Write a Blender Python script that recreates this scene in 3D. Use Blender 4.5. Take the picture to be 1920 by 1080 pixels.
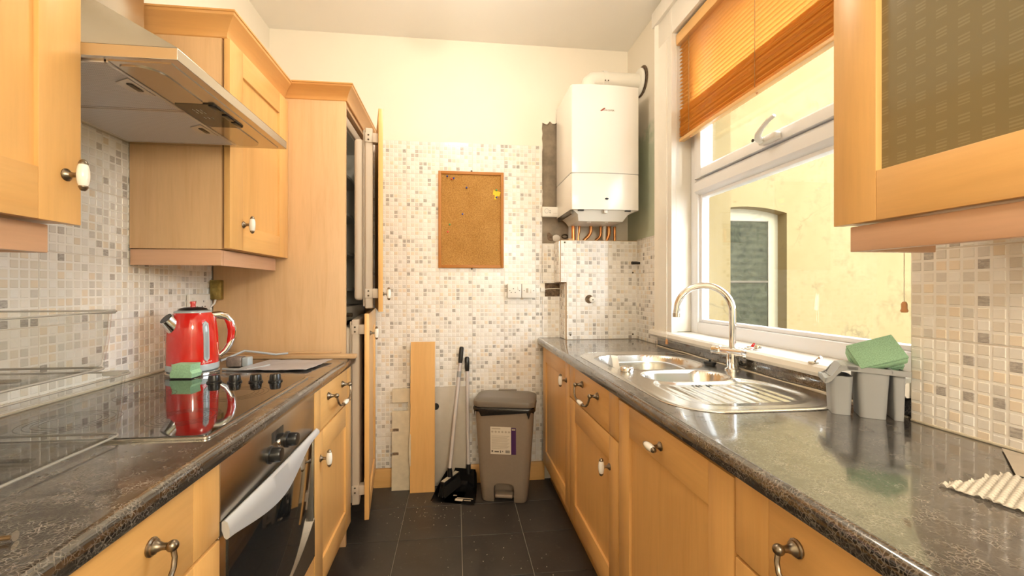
import bpy, bmesh, math, random
from mathutils import Vector, Matrix, noise as mnoise

# ------------------------------------------------------------------ reset
for o in list(bpy.data.objects): bpy.data.objects.remove(o)
SC = bpy.context.scene
COL = SC.collection
PI = math.pi

# ------------------------------------------------------------------ camera
cam_d = bpy.data.cameras.new('camera'); cam = bpy.data.objects.new('camera', cam_d); COL.objects.link(cam)
cam_d.sensor_width = 36.0
cam_d.lens = 789.0 / 1920.0 * 36.0
cam_d.shift_x = 16.0 / 1920.0
cam_d.clip_start = 0.02
cam.location = (0, 0, 1.22)
cam.rotation_euler = (PI / 2, 0, -math.atan(0.1127))
SC.camera = cam

# ------------------------------------------------------------------ world, sun, exposure
W = bpy.data.worlds.new('sky'); SC.world = W; W.use_nodes = True
W.node_tree.nodes['Background'].inputs[0].default_value = (0.86, 0.93, 1.0, 1)
W.node_tree.nodes['Background'].inputs[1].default_value = 9.5
sd = bpy.data.lights.new('sun', 'SUN'); sun = bpy.data.objects.new('sun', sd); COL.objects.link(sun)
sd.energy = 1.7; sd.angle = math.radians(1.5); sd.color = (1.0, 0.90, 0.72)
sun.rotation_euler = Vector((-0.25, 1.0, -0.36)).to_track_quat('-Z', 'Y').to_euler()
sun.location = (4, -6, 5)
FILL_LAMP, FILL_COL = 66.0, (1.0, 0.87, 0.70)      # two opal fill lights added out of frame
vs = SC.view_settings
vs.view_transform = 'Standard'; vs.look = 'None'; vs.gamma = 1.0; vs.use_curve_mapping = False
vs.exposure = 0.22

# ------------------------------------------------------------------ helpers
ORG = {}
def org(p):
    return ORG.get(p.name, Vector((0, 0, 0))) if p is not None else Vector((0, 0, 0))

class MB:
    """collects shapes in one bmesh"""
    def __init__(s): s.bm = bmesh.new()
    def box(s, x0, x1, y0, y1, z0, z1, bev=0.0, seg=2, mi=0, tf=None):
        b = bmesh.new()
        vs_ = [b.verts.new((x, y, z)) for x in (x0, x1) for y in (y0, y1) for z in (z0, z1)]
        for f in ((0, 1, 3, 2), (4, 6, 7, 5), (0, 4, 5, 1), (2, 3, 7, 6), (0, 2, 6, 4), (1, 5, 7, 3)):
            b.faces.new([vs_[i] for i in f])
        if bev > 0:
            bmesh.ops.bevel(b, geom=list(b.edges), offset=bev, segments=seg, affect='EDGES', profile=0.5)
        s.merge(b, mi, tf); return s
    def merge(s, b, mi=0, tf=None):
        b.verts.ensure_lookup_table()
        m = {}
        for v in b.verts:
            co = tf(v.co) if tf else v.co
            m[v] = s.bm.verts.new(co)
        for f in b.faces:
            try:
                nf = s.bm.faces.new([m[v] for v in f.verts]); nf.material_index = mi
            except ValueError: pass
        b.free()
    def prism(s, poly, axis, a0, a1, bev=0.0, mi=0, tf=None, seg=2):
        """poly: 2-D points; axis 'x' -> (y,z), 'y' -> (x,z), 'z' -> (x,y)"""
        b = bmesh.new()
        def P(p, a):
            return {'x': (a, p[0], p[1]), 'y': (p[0], a, p[1]), 'z': (p[0], p[1], a)}[axis]
        A = [b.verts.new(P(p, a0)) for p in poly]; B = [b.verts.new(P(p, a1)) for p in poly]
        n = len(poly)
        b.faces.new(A); b.faces.new(B[::-1])
        for i in range(n):
            b.faces.new([A[i], B[i], B[(i + 1) % n], A[(i + 1) % n]])
        if bev > 0:
            es = [e for f in b.faces if len(f.verts) == n and n != 4 for e in f.edges] if n != 4 else list(b.edges)
            bmesh.ops.bevel(b, geom=list(set(es)), offset=bev, segments=seg, affect='EDGES', profile=0.5)
        s.merge(b, mi, tf); return s
    def rings(s, rr, closed=True, cap0=True, cap1=True, mi=0, tf=None):
        """loft of vertex rings"""
        V = [[s.bm.verts.new(tf(Vector(p)) if tf else p) for p in r] for r in rr]
        n = len(rr[0])
        for i in range(len(V) - 1):
            for j in range(n if closed else n - 1):
                k = (j + 1) % n
                try: s.bm.faces.new([V[i][j], V[i][k], V[i + 1][k], V[i + 1][j]]).material_index = mi
                except ValueError: pass
        if cap0 and n > 2: s.bm.faces.new(V[0][::-1]).material_index = mi
        if cap1 and n > 2: s.bm.faces.new(V[-1]).material_index = mi
        return s
    def lathe(s, prof, n=24, c=(0, 0, 0), ax='z', mi=0, tf=None, cap0=True, cap1=True):
        rr = []
        for (r, h) in prof:
            ring = []
            for j in range(n):
                t = 2 * PI * j / n
                p = (r * math.cos(t), r * math.sin(t), h)
                if ax == 'x': p = (p[2], p[0], p[1])
                elif ax == 'y': p = (p[1], p[2], p[0])
                ring.append((p[0] + c[0], p[1] + c[1], p[2] + c[2]))
            rr.append(ring)
        return s.rings(rr, True, cap0, cap1, mi, tf)
    def tube(s, pts, r, n=10, mi=0, tf=None, flat=1.0):
        pts = [Vector(p) for p in pts]; rr = []
        up = None
        for i, p in enumerate(pts):
            d = (pts[min(i + 1, len(pts) - 1)] - pts[max(i - 1, 0)]).normalized()
            if up is None:
                up = Vector((0, 0, 1)) if abs(d.z) < 0.9 else Vector((1, 0, 0))
            side = d.cross(up).normalized(); up = side.cross(d).normalized()
            q = r[i] if isinstance(r, (list, tuple)) else r
            rr.append([p + side * math.cos(2 * PI * j / n) * q + up * math.sin(2 * PI * j / n) * q * flat for j in range(n)])
        return s.rings(rr, True, True, True, mi, tf)
    def sphere(s, c, r, n=12, m=8, sc=(1, 1, 1), mi=0, tf=None):
        rr = []
        for i in range(m + 1):
            t = -PI / 2 + PI * i / m; q = max(math.cos(t), 0.02)
            rr.append([(c[0] + r * sc[0] * q * math.cos(2 * PI * j / n), c[1] + r * sc[1] * q * math.sin(2 * PI * j / n), c[2] + r * sc[2] * math.sin(t)) for j in range(n)])
        return s.rings(rr, True, True, True, mi, tf)
    def build(s, name, mat, parent=None, local=False, smooth=True, angle=35, loc=None, recalc=True):
        if recalc: bmesh.ops.recalc_face_normals(s.bm, faces=list(s.bm.faces))
        me = bpy.data.meshes.new(name); s.bm.to_mesh(me); s.bm.free()
        o_ = org(parent)
        off = Vector((0, 0, 0)) if local else o_
        if parent is None and loc is not None: off = Vector(loc)
        if off.length > 0: me.transform(Matrix.Translation(-off))
        if smooth:
            for p in me.polygons: p.use_smooth = True
            me.set_sharp_from_angle(angle=math.radians(angle))
        for m in (mat if isinstance(mat, (list, tuple)) else [mat]): me.materials.append(m)
        o = bpy.data.objects.new(name, me); COL.objects.link(o)
        if parent is not None: o.parent = parent; ORG[o.name] = o_
        elif loc is not None: o.location = loc; ORG[o.name] = Vector(loc)
        return o

def thing(name, label, cat, loc=(0, 0, 0), rz=0.0, group=None):
    o = bpy.data.objects.new(name, None); COL.objects.link(o)
    o.empty_display_size = 0.05
    o.location = loc; o.rotation_euler = (0, 0, rz)
    o['label'] = label; o['category'] = cat
    if group: o['group'] = group
    ORG[o.name] = Vector(loc)
    return o
def tag(o, label, cat, group=None):
    o['label'] = label; o['category'] = cat
    if group: o['group'] = group
    return o
def struct(o, label=None):
    o['kind'] = 'structure'
    if label: o['label'] = label
    return o
def TF(o, w, n, u=(0, 0, 1)):
    o, w, n, u = Vector(o), Vector(w).normalized(), Vector(n).normalized(), Vector(u).normalized()
    return lambda p: o + w * p[0] + u * p[2] + n * p[1]     # local x = width, y = outward, z = up
def text_mesh(name, txt, size, mat, parent, tf, extrude=0.0003, align='CENTER', shear=0.0, world=True):
    cu = bpy.data.curves.new(name, 'FONT'); cu.body = txt; cu.size = size; cu.extrude = extrude
    cu.align_x = align; cu.align_y = 'CENTER'; cu.shear = shear; cu.resolution_u = 2
    t = bpy.data.objects.new(name, cu); COL.objects.link(t)
    me = bpy.data.meshes.new_from_object(t.evaluated_get(bpy.context.evaluated_depsgraph_get()))
    bpy.data.objects.remove(t)
    for v in me.vertices:
        v.co = tf(Vector((v.co.x, v.co.z + extrude, v.co.y)))
    if world and parent is not None: me.transform(Matrix.Translation(-org(parent)))
    me.materials.clear(); me.materials.append(mat); me.name = name
    o = bpy.data.objects.new(name, me); COL.objects.link(o); o.parent = parent
    ORG[o.name] = org(parent)
    return o
def rrect(x0, x1, y0, y1, r, n=5):
    """rounded rectangle outline; r may be a list of four radii (x0y0, x1y0, x1y1, x0y1)"""
    rs = r if isinstance(r, (list, tuple)) else [r] * 4
    pts = []
    for (cx, cy, a, q) in ((x0, y0, PI, 0), (x1, y0, 1.5 * PI, 1), (x1, y1, 0, 2), (x0, y1, 0.5 * PI, 3)):
        R_ = rs[q]
        ox = cx + (R_ if cx == x0 else -R_); oy = cy + (R_ if cy == y0 else -R_)
        for i in range(n + 1):
            t = a + 0.5 * PI * i / n
            pts.append((ox + R_ * math.cos(t), oy + R_ * math.sin(t)))
    return pts
def arc(c, r, a0, a1, n, f):
    return [f(c, r, a0 + (a1 - a0) * i / n) for i in range(n + 1)]

# ------------------------------------------------------------------ materials
def new_mat(name):
    m = bpy.data.materials.new(name); m.use_nodes = True
    return m, m.node_tree, m.node_tree.nodes['Principled BSDF']
def sset(b, **k):
    nm = {'rough': 'Roughness', 'metal': 'Metallic', 'spec': 'Specular IOR Level', 'coat': 'Coat Weight', 'coatr': 'Coat Roughness', 'ior': 'IOR', 'coati': 'Coat IOR',
          'trans': 'Transmission Weight', 'alpha': 'Alpha', 'sheen': 'Sheen Weight', 'sss': 'Subsurface Weight'}
    for q, v in k.items(): b.inputs[nm[q]].default_value = v
def C4(c): return (c[0], c[1], c[2], 1)
def coords(nt, scale=(1, 1, 1), rand=True):
    tc = nt.nodes.new('ShaderNodeTexCoord'); mp = nt.nodes.new('ShaderNodeMapping')
    mp.inputs['Scale'].default_value = scale
    if rand:
        oi = nt.nodes.new('ShaderNodeObjectInfo'); ml = nt.nodes.new('ShaderNodeVectorMath'); ml.operation = 'MULTIPLY_ADD'
        cb = nt.nodes.new('ShaderNodeCombineXYZ')
        for i in range(3): nt.links.new(oi.outputs['Random'], cb.inputs[i])
        ml.inputs[1].default_value = (7.3, 5.1, 9.7)
        nt.links.new(cb.outputs[0], ml.inputs[0]); nt.links.new(tc.outputs['Object'], ml.inputs[2])
        nt.links.new(ml.outputs[0], mp.inputs['Vector'])
    else: nt.links.new(tc.outputs['Object'], mp.inputs['Vector'])
    return mp.outputs[0]
def noise_n(nt, vec, scale, detail=4, rough=0.55, dist=0.0):
    n = nt.nodes.new('ShaderNodeTexNoise'); n.inputs['Scale'].default_value = scale
    n.inputs['Detail'].default_value = detail; n.inputs['Roughness'].default_value = rough; n.inputs['Distortion'].default_value = dist
    nt.links.new(vec, n.inputs['Vector']); return n.outputs['Fac']
def ramp(nt, fac, stops):
    r = nt.nodes.new('ShaderNodeValToRGB'); e = r.color_ramp.elements
    while len(e) < len(stops): e.new(0.5)
    for i, (p, c) in enumerate(stops):
        e[i].position = p; e[i].color = C4(c) if not isinstance(c, (int, float)) else (c, c, c, 1)
    nt.links.new(fac, r.inputs[0]); return r.outputs[0]
def mixc(nt, fac, a, b, mode='MIX'):
    m = nt.nodes.new('ShaderNodeMix'); m.data_type = 'RGBA'; m.blend_type = mode
    for i, v in ((0, fac), (6, a), (7, b)):
        if isinstance(v, (int, float)): m.inputs[i].default_value = v
        elif isinstance(v, tuple): m.inputs[i].default_value = C4(v)
        else: nt.links.new(v, m.inputs[i])
    return m.outputs[2]
def bump(nt, b, h, s=0.2, d=0.002):
    n = nt.nodes.new('ShaderNodeBump'); n.inputs['Strength'].default_value = s; n.inputs['Distance'].default_value = d
    nt.links.new(h, n.inputs['Height']); nt.links.new(n.outputs[0], b.inputs['Normal'])
def plain(name, c, rough=0.5, metal=0.0, var=0.0, vscale=20, bmp=0.0, **k):
    m, nt, b = new_mat(name); b.inputs['Base Color'].default_value = C4(c); sset(b, rough=rough, metal=metal, **k)
    if var > 0 or bmp > 0:
        v = coords(nt); f = noise_n(nt, v, vscale)
        if var > 0:
            lo = tuple(x * (1 - var) for x in c); hi = tuple(min(1, x * (1 + var)) for x in c)
            nt.links.new(ramp(nt, f, [(0.3, lo), (0.7, hi)]), b.inputs['Base Color'])
        if bmp > 0: bump(nt, b, f, bmp)
    return m
def wood(name, c, axis, contrast=0.13, rough=0.36, scale=1.0):
    m, nt, b = new_mat(name)
    s = {'x': (1.6, 22, 22), 'y': (22, 1.6, 22), 'z': (22, 22, 1.6)}[axis]
    v = coords(nt, tuple(q * scale for q in s))
    f1 = noise_n(nt, v, 1.0, 5, 0.6, 0.6)
    v2 = coords(nt, tuple(q * 4 * scale for q in s)); f2 = noise_n(nt, v2, 1.2, 3, 0.6)
    v3 = coords(nt, tuple(0.12 * q * scale for q in s)); f3 = noise_n(nt, v3, 1.3, 2, 0.5)
    lo = tuple(q * (1 - contrast * (1 + 0.7 * i)) for i, q in enumerate(c)); hi = tuple(min(1, q * (1 + contrast * 0.75)) for q in c)
    a = ramp(nt, f1, [(0.28, lo), (0.5, c), (0.75, hi)])
    g = mixc(nt, 0.28, a, ramp(nt, f2, [(0.3, tuple(q * 0.82 for q in c)), (0.62, tuple(min(1, q * 1.06) for q in c))]))
    g = mixc(nt, 0.3, g, ramp(nt, f3, [(0.35, tuple(q * 0.86 for q in c)), (0.65, tuple(min(1, q * 1.08) for q in c))]))
    nt.links.new(g, b.inputs['Base Color']); sset(b, rough=rough, spec=0.45, coat=0.12, coatr=0.25)
    return m
M = {}
MAPLE = (0.78, 0.455, 0.165)
for ax in 'xyz': M['maple_' + ax] = wood('maple_' + ax, MAPLE, ax)
LAM = (0.70, 0.455, 0.245)
for ax in 'xyz': M['laminate_' + ax] = wood('maple_laminate_' + ax, LAM, ax, 0.12, 0.42, 1.6)
PEL = (0.66, 0.40, 0.255)
for ax in 'xy': M['pelmet_' + ax] = wood('pelmet_maple_' + ax, PEL, ax, 0.10, 0.4, 1.4)
for ax in 'xy': M['cornice_' + ax] = wood('cornice_maple_' + ax, (0.70, 0.37, 0.125), ax, 0.14, 0.34)
M['oak_z'] = wood('board_frame_z', (0.46, 0.18, 0.03), 'z', 0.12, 0.5); M['oak_x'] = wood('board_frame_x', (0.46, 0.18, 0.03), 'x', 0.12, 0.5)
M['timber_x'] = wood('raw_timber_x', (0.56, 0.36, 0.19), 'x', 0.3, 0.7); M['timber_z'] = wood('raw_timber_z', (0.50, 0.30, 0.12), 'z', 0.3, 0.7)
M['slat'] = None
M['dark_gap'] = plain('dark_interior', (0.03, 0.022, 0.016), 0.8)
M['paint'] = plain('cream_paint', (0.84, 0.785, 0.68), 0.75, var=0.03, vscale=1.6)
M['ceiling'] = plain('ceiling_paint', (0.89, 0.865, 0.81), 0.8, var=0.02, vscale=1.2)
M['white_gloss'] = plain('white_gloss_paint', (0.83, 0.79, 0.72), 0.35, var=0.02, vscale=8)
M['upvc'] = plain('white_upvc', (0.80, 0.80, 0.82), 0.28)
M['white_plastic'] = plain('white_plastic', (0.80, 0.77, 0.71), 0.35)
M['boiler_white'] = plain('white_enamel', (0.83, 0.80, 0.74), 0.22, coat=0.3)
M['flue_white'] = plain('flue_white', (0.82, 0.79, 0.71), 0.35)
M['porcelain'] = plain('porcelain', (0.86, 0.84, 0.80), 0.12, coat=0.6)
M['bronze'] = plain('antique_pewter', (0.27, 0.225, 0.175), 0.32, 1.0, var=0.3, vscale=90)
M['chrome'] = plain('chrome', (0.80, 0.80, 0.80), 0.07, 1.0)
M['steel'] = plain('stainless_steel', (0.60, 0.56, 0.50), 0.27, 1.0)
M['sink_steel'] = plain('sink_steel', (0.74, 0.73, 0.70), 0.22, 1.0)
M['silver'] = plain('silver_paint', (0.60, 0.63, 0.68), 0.38, 0.35)
M['black_plastic'] = plain('black_plastic', (0.012, 0.012, 0.013), 0.28)
M['black_matt'] = plain('black_matt', (0.016, 0.015, 0.014), 0.6)
M['dark_metal'] = plain('dark_metal', (0.10, 0.08, 0.055), 0.35, 0.8)
M['brass'] = plain('aged_brass', (0.36, 0.27, 0.09), 0.4, 0.85, var=0.2, vscale=60)
M['copper'] = plain('copper', (0.72, 0.32, 0.12), 0.28, 1.0, var=0.25, vscale=30)
M['oven_glass'] = plain('oven_glass', (0.012, 0.013, 0.014), 0.06, spec=0.6, coat=0.6)
M['hob_glass'] = plain('hob_glass', (0.010, 0.009, 0.009), 0.045, spec=0.65, coat=0.5)
M['red'] = plain('red_enamel', (0.62, 0.018, 0.014), 0.10, coat=0.8)
M['kettle_grey'] = plain('kettle_grey', (0.40, 0.46, 0.50), 0.3)
M['grey_plastic'] = plain('grey_plastic', (0.33, 0.34, 0.345), 0.38)
M['bin_plastic'] = plain('taupe_plastic', (0.245, 0.195, 0.15), 0.42, var=0.03, vscale=60)
M['bin_lid'] = plain('dark_taupe_plastic', (0.155, 0.13, 0.105), 0.36)
M['sponge'] = plain('green_sponge', (0.34, 0.58, 0.37), 0.9, var=0.14, vscale=260, bmp=0.5)
M['scourer'] = plain('green_scourer', (0.27, 0.46, 0.30), 0.95, var=0.22, vscale=420, bmp=0.6)
M['fridge_white'] = plain('fridge_plastic', (0.56, 0.48, 0.40), 0.45)
M['fridge_inner'] = plain('fridge_liner', (0.62, 0.61, 0.56), 0.4)
M['rubber'] = plain('gasket_rubber', (0.40, 0.34, 0.28), 0.6)
M['floor_grout'] = plain('floor_grout', (0.42, 0.37, 0.31), 0.9)
M['tile_grout'] = plain('tile_grout', (0.74, 0.68, 0.60), 0.8)
M['concrete'] = plain('bare_render', (0.25, 0.20, 0.145), 0.9, var=0.28, vscale=14, bmp=0.3)
M['hole_dark'] = plain('rubble_brown', (0.16, 0.11, 0.07), 0.95, var=0.5, vscale=60, bmp=0.6)
M['white_board'] = plain('cream_board', (0.66, 0.57, 0.42), 0.6, var=0.08, vscale=25)
M['grey_board'] = plain('grey_board', (0.52, 0.47, 0.40), 0.55, var=0.04, vscale=20)
M['pole'] = plain('pole_lilac_white', (0.62, 0.57, 0.56), 0.35)
M['paper'] = plain('label_paper', (0.66, 0.60, 0.51), 0.6)
M['print'] = plain('label_print', (0.10, 0.085, 0.07), 0.7)
M['print_soft'] = plain('label_print_soft', (0.44, 0.38, 0.30), 0.7)
M['purple'] = plain('purple_print', (0.055, 0.012, 0.085), 0.55)
M['bag'] = plain('black_bin_liner', (0.012, 0.011, 0.011), 0.24, bmp=0.8, vscale=60)
M['cable'] = plain('grey_cable', (0.36, 0.37, 0.38), 0.45)
M['blue_pin'] = plain('blue_pin', (0.02, 0.05, 0.30), 0.3); M['red_pin'] = plain('red_pin', (0.65, 0.06, 0.03), 0.3); M['green_pin'] = plain('green_pin', (0.06, 0.33, 0.10), 0.3)
M['yellow'] = plain('yellow_paper', (0.86, 0.56, 0.01), 0.55)
M['red_mark'] = plain('red_brown_mark', (0.30, 0.06, 0.03), 0.5)
M['grey_text'] = plain('tan_text', (0.30, 0.22, 0.14), 0.6)
M['sleeve'] = plain('grey_plastic_sleeve', (0.42, 0.42, 0.46), 0.35, var=0.12, vscale=14)
M['dust'] = plain('plaster_dust', (0.62, 0.56, 0.48), 0.9)
M['acorn'] = plain('wood_acorn', (0.62, 0.30, 0.13), 0.45)
M['cord'] = plain('white_cord', (0.80, 0.74, 0.62), 0.7)
M['cord_brown'] = plain('brown_cord', (0.36, 0.20, 0.07), 0.8)
M['mastic'] = plain('cream_sealant', (0.72, 0.65, 0.52), 0.6)

def mat_worktop():
    m, nt, b = new_mat('dark_stone_laminate')
    v = coords(nt, (1, 1, 1), False)
    f0 = noise_n(nt, v, 9, 4, 0.6, 0.3)
    base = ramp(nt, f0, [(0.3, (0.014, 0.013, 0.013)), (0.7, (0.036, 0.031, 0.028))])
    wv = nt.nodes.new('ShaderNodeTexVoronoi'); wv.feature = 'DISTANCE_TO_EDGE'; wv.inputs['Scale'].default_value = 150
    ad = nt.nodes.new('ShaderNodeVectorMath'); ad.operation = 'MULTIPLY_ADD'
    nn = nt.nodes.new('ShaderNodeTexNoise'); nn.inputs['Scale'].default_value = 60; nn.inputs['Detail'].default_value = 3
    nt.links.new(v, nn.inputs['Vector']); nt.links.new(nn.outputs['Color'], ad.inputs[0]); ad.inputs[1].default_value = (0.014,) * 3; nt.links.new(v, ad.inputs[2])
    nt.links.new(ad.outputs[0], wv.inputs['Vector'])
    vein = ramp(nt, wv.outputs['Distance'], [(0.0, 1.0), (0.13, 0.0)])
    msk = ramp(nt, noise_n(nt, v, 26, 3, 0.6), [(0.32, 0.05), (0.68, 1.0)])
    vm = mixc(nt, 1.0, vein, msk, 'MULTIPLY')
    c = mixc(nt, vm, base, (0.27, 0.24, 0.215))
    sp = ramp(nt, noise_n(nt, v, 190, 3, 0.7), [(0.60, 0.0), (0.78, 0.6)])
    c = mixc(nt, sp, c, (0.15, 0.125, 0.105))
    nt.links.new(c, b.inputs['Base Color'])
    rr = ramp(nt, noise_n(nt, v, 40, 4, 0.6), [(0.3, 0.16), (0.7, 0.30)])
    nt.links.new(rr, b.inputs['Roughness']); sset(b, spec=0.5, coat=0.75, coatr=0.08, coati=2.2)
    return m
M['worktop'] = mat_worktop()
def mat_slate():
    m, nt, b = new_mat('dark_slate_tile')
    v = coords(nt)
    f = noise_n(nt, v, 6, 6, 0.65, 0.4); g = noise_n(nt, v, 38, 4, 0.6)
    c = ramp(nt, f, [(0.3, (0.030, 0.027, 0.026)), (0.7, (0.062, 0.055, 0.050))])
    c = mixc(nt, ramp(nt, g, [(0.58, 0.0), (0.8, 0.35)]), c, (0.16, 0.14, 0.125))
    nt.links.new(c, b.inputs['Base Color']); nt.links.new(ramp(nt, f, [(0.3, 0.30), (0.7, 0.48)]), b.inputs['Roughness'])
    bump(nt, b, g, 0.12, 0.001); return m
M['slate'] = mat_slate()
def mat_mosaic():
    m, nt, b = new_mat('glazed_mosaic')
    at = nt.nodes.new('ShaderNodeAttribute'); at.attribute_name = 'col'
    v = coords(nt, (60, 60, 190), True); f = noise_n(nt, v, 1.0, 4, 0.7, 1.2)
    lum = nt.nodes.new('ShaderNodeRGBToBW'); nt.links.new(at.outputs['Color'], lum.inputs[0])
    k = ramp(nt, lum.outputs[0], [(0.35, 1.0), (0.75, 0.25)])
    sf = ramp(nt, f, [(0.42, 0.0), (0.62, 1.0)])
    kk = mixc(nt, 1.0, k, sf, 'MULTIPLY')
    lightc = mixc(nt, 0.42, at.outputs['Color'], (0.82, 0.79, 0.74))
    c = mixc(nt, kk, at.outputs['Color'], lightc)
    nt.links.new(c, b.inputs['Base Color']); sset(b, rough=0.2, spec=0.5, coat=0.35, coatr=0.06)
    return m
M['mosaic'] = mat_mosaic()
def mat_cork():
    m, nt, b = new_mat('cork'); v = coords(nt)
    f = noise_n(nt, v, 150, 3, 0.75); g = noise_n(nt, v, 9, 3, 0.5)
    c = ramp(nt, f, [(0.30, (0.22, 0.095, 0.018)), (0.5, (0.43, 0.215, 0.048)), (0.72, (0.60, 0.34, 0.10))])
    c = mixc(nt, 0.25, c, ramp(nt, g, [(0.3, (0.34, 0.16, 0.03)), (0.7, (0.56, 0.32, 0.10))]))
    nt.links.new(c, b.inputs['Base Color']); sset(b, rough=0.9); bump(nt, b, f, 0.4, 0.001); return m
M['cork'] = mat_cork()
def mat_clear(name, tint, rough=0.02, ior=1.45, fac=None):
    m = bpy.data.materials.new(name); m.use_nodes = True; nt = m.node_tree; nt.nodes.clear()
    out = nt.nodes.new('ShaderNodeOutputMaterial'); mx = nt.nodes.new('ShaderNodeMixShader')
    tr = nt.nodes.new('ShaderNodeBsdfTransparent'); tr.inputs[0].default_value = C4(tint)
    gl = nt.nodes.new('ShaderNodeBsdfGlossy'); gl.inputs['Roughness'].default_value = rough
    lw = nt.nodes.new('ShaderNodeLayerWeight'); lw.inputs[0].default_value = 0.5      # same from both sides of a thin sheet
    pw = nt.nodes.new('ShaderNodeMath'); pw.operation = 'POWER'; pw.inputs[1].default_value = 4.0; nt.links.new(lw.outputs['Facing'], pw.inputs[0])
    ma = nt.nodes.new('ShaderNodeMath'); ma.operation = 'MULTIPLY_ADD'; ma.inputs[1].default_value = 0.55; ma.inputs[2].default_value = (ior - 1) ** 2 / (ior + 1) ** 2; nt.links.new(pw.outputs[0], ma.inputs[0])
    nt.links.new(ma.outputs[0], mx.inputs[0]); nt.links.new(tr.outputs[0], mx.inputs[1]); nt.links.new(gl.outputs[0], mx.inputs[2]); nt.links.new(mx.outputs[0], out.inputs[0])
    return m
M['pane'] = mat_clear('window_glass', (0.97, 0.985, 0.975), 0.0)
M['clear'] = mat_clear('clear_plastic', (0.945, 0.945, 0.935), 0.04, 1.42)
def mat_clear_edge(name, c):
    m = bpy.data.materials.new(name); m.use_nodes = True; nt = m.node_tree; b = nt.nodes['Principled BSDF']
    out = nt.nodes['Material Output']; mx = nt.nodes.new('ShaderNodeMixShader'); tr = nt.nodes.new('ShaderNodeBsdfTransparent')
    tr.inputs[0].default_value = (0.85, 0.85, 0.84, 1); mx.inputs[0].default_value = 0.62
    b.inputs['Base Color'].default_value = C4(c); sset(b, rough=0.12, spec=0.6)
    nt.links.new(tr.outputs[0], mx.inputs[1]); nt.links.new(b.outputs[0], mx.inputs[2]); nt.links.new(mx.outputs[0], out.inputs[0]); return m
M['clear_edge'] = mat_clear_edge('clear_plastic_rim', (0.42, 0.41, 0.40))
def mat_slat():
    m = bpy.data.materials.new('blind_slat_wood'); m.use_nodes = True; nt = m.node_tree; b = nt.nodes['Principled BSDF']; out = nt.nodes['Material Output']
    v = coords(nt, (30, 1.5, 30)); f = noise_n(nt, v, 1, 4, 0.6)
    c = ramp(nt, f, [(0.3, (0.70, 0.45, 0.19)), (0.7, (0.80, 0.55, 0.27))]); nt.links.new(c, b.inputs['Base Color']); sset(b, rough=0.45)
    tl = nt.nodes.new('ShaderNodeBsdfTranslucent'); tl.inputs[0].default_value = (1.0, 0.72, 0.28, 1)
    mx = nt.nodes.new('ShaderNodeMixShader'); mx.inputs[0].default_value = 0.6
    nt.links.new(b.outputs[0], mx.inputs[1]); nt.links.new(tl.outputs[0], mx.inputs[2]); nt.links.new(mx.outputs[0], out.inputs[0]); return m
M['slat'] = mat_slat()
def mat_render_wall():
    m, nt, b = new_mat('yellow_render'); v = coords(nt, (1, 1, 1), False)
    f = noise_n(nt, v, 1.6, 6, 0.62, 0.3); g = noise_n(nt, v, 9, 5, 0.65, 0.5)
    c = ramp(nt, f, [(0.30, (0.178, 0.123, 0.047)), (0.7, (0.205, 0.149, 0.064))])
    st = ramp(nt, mixc(nt, 0.5, f, g), [(0.53, 0.0), (0.68, 0.75)])
    c = mixc(nt, st, c, (0.115, 0.075, 0.025))
    vo = nt.nodes.new('ShaderNodeTexVoronoi'); vo.feature = 'DISTANCE_TO_EDGE'; vo.inputs['Scale'].default_value = 0.75
    ad = nt.nodes.new('ShaderNodeVectorMath'); ad.operation = 'MULTIPLY_ADD'
    nn = nt.nodes.new('ShaderNodeTexNoise'); nn.inputs['Scale'].default_value = 3.5; nn.inputs['Detail'].default_value = 5
    nt.links.new(v, nn.inputs['Vector']); nt.links.new(nn.outputs['Color'], ad.inputs[0]); ad.inputs[1].default_value = (0.5,) * 3; nt.links.new(v, ad.inputs[2]); nt.links.new(ad.outputs[0], vo.inputs['Vector'])
    cr = ramp(nt, vo.outputs['Distance'], [(0.0, 0.6), (0.008, 0.0)])
    cm = mixc(nt, 1.0, cr, ramp(nt, f, [(0.45, 0.0), (0.6, 1.0)]), 'MULTIPLY')
    c = mixc(nt, cm, c, (0.07, 0.045, 0.015))
    nt.links.new(c, b.inputs['Base Color']); sset(b, rough=0.9); bump(nt, b, g, 0.15, 0.004); return m
M['render'] = mat_render_wall()
def mat_obscure():
    m, nt, b = new_mat('obscure_glass'); v = coords(nt, (1, 1, 1), False)
    f = noise_n(nt, v, 9, 5, 0.65, 1.5)
    wv = nt.nodes.new('ShaderNodeTexWave'); wv.bands_direction = 'Z'; wv.inputs['Scale'].default_value = 4.0; wv.inputs['Distortion'].default_value = 3.0; wv.inputs['Detail'].default_value = 2
    nt.links.new(v, wv.inputs['Vector'])
    c = ramp(nt, f, [(0.3, (0.016, 0.017, 0.009)), (0.7, (0.055, 0.055, 0.030))])
    c = mixc(nt, 0.16, c, ramp(nt, wv.outputs['Fac'], [(0.2, (0.010, 0.011, 0.006)), (0.8, (0.080, 0.075, 0.042))]))
    nt.links.new(c, b.inputs['Base Color']); sset(b, rough=0.6, spec=0.1); bump(nt, b, f, 0.5, 0.01); return m
M['obscure'] = mat_obscure()
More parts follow.
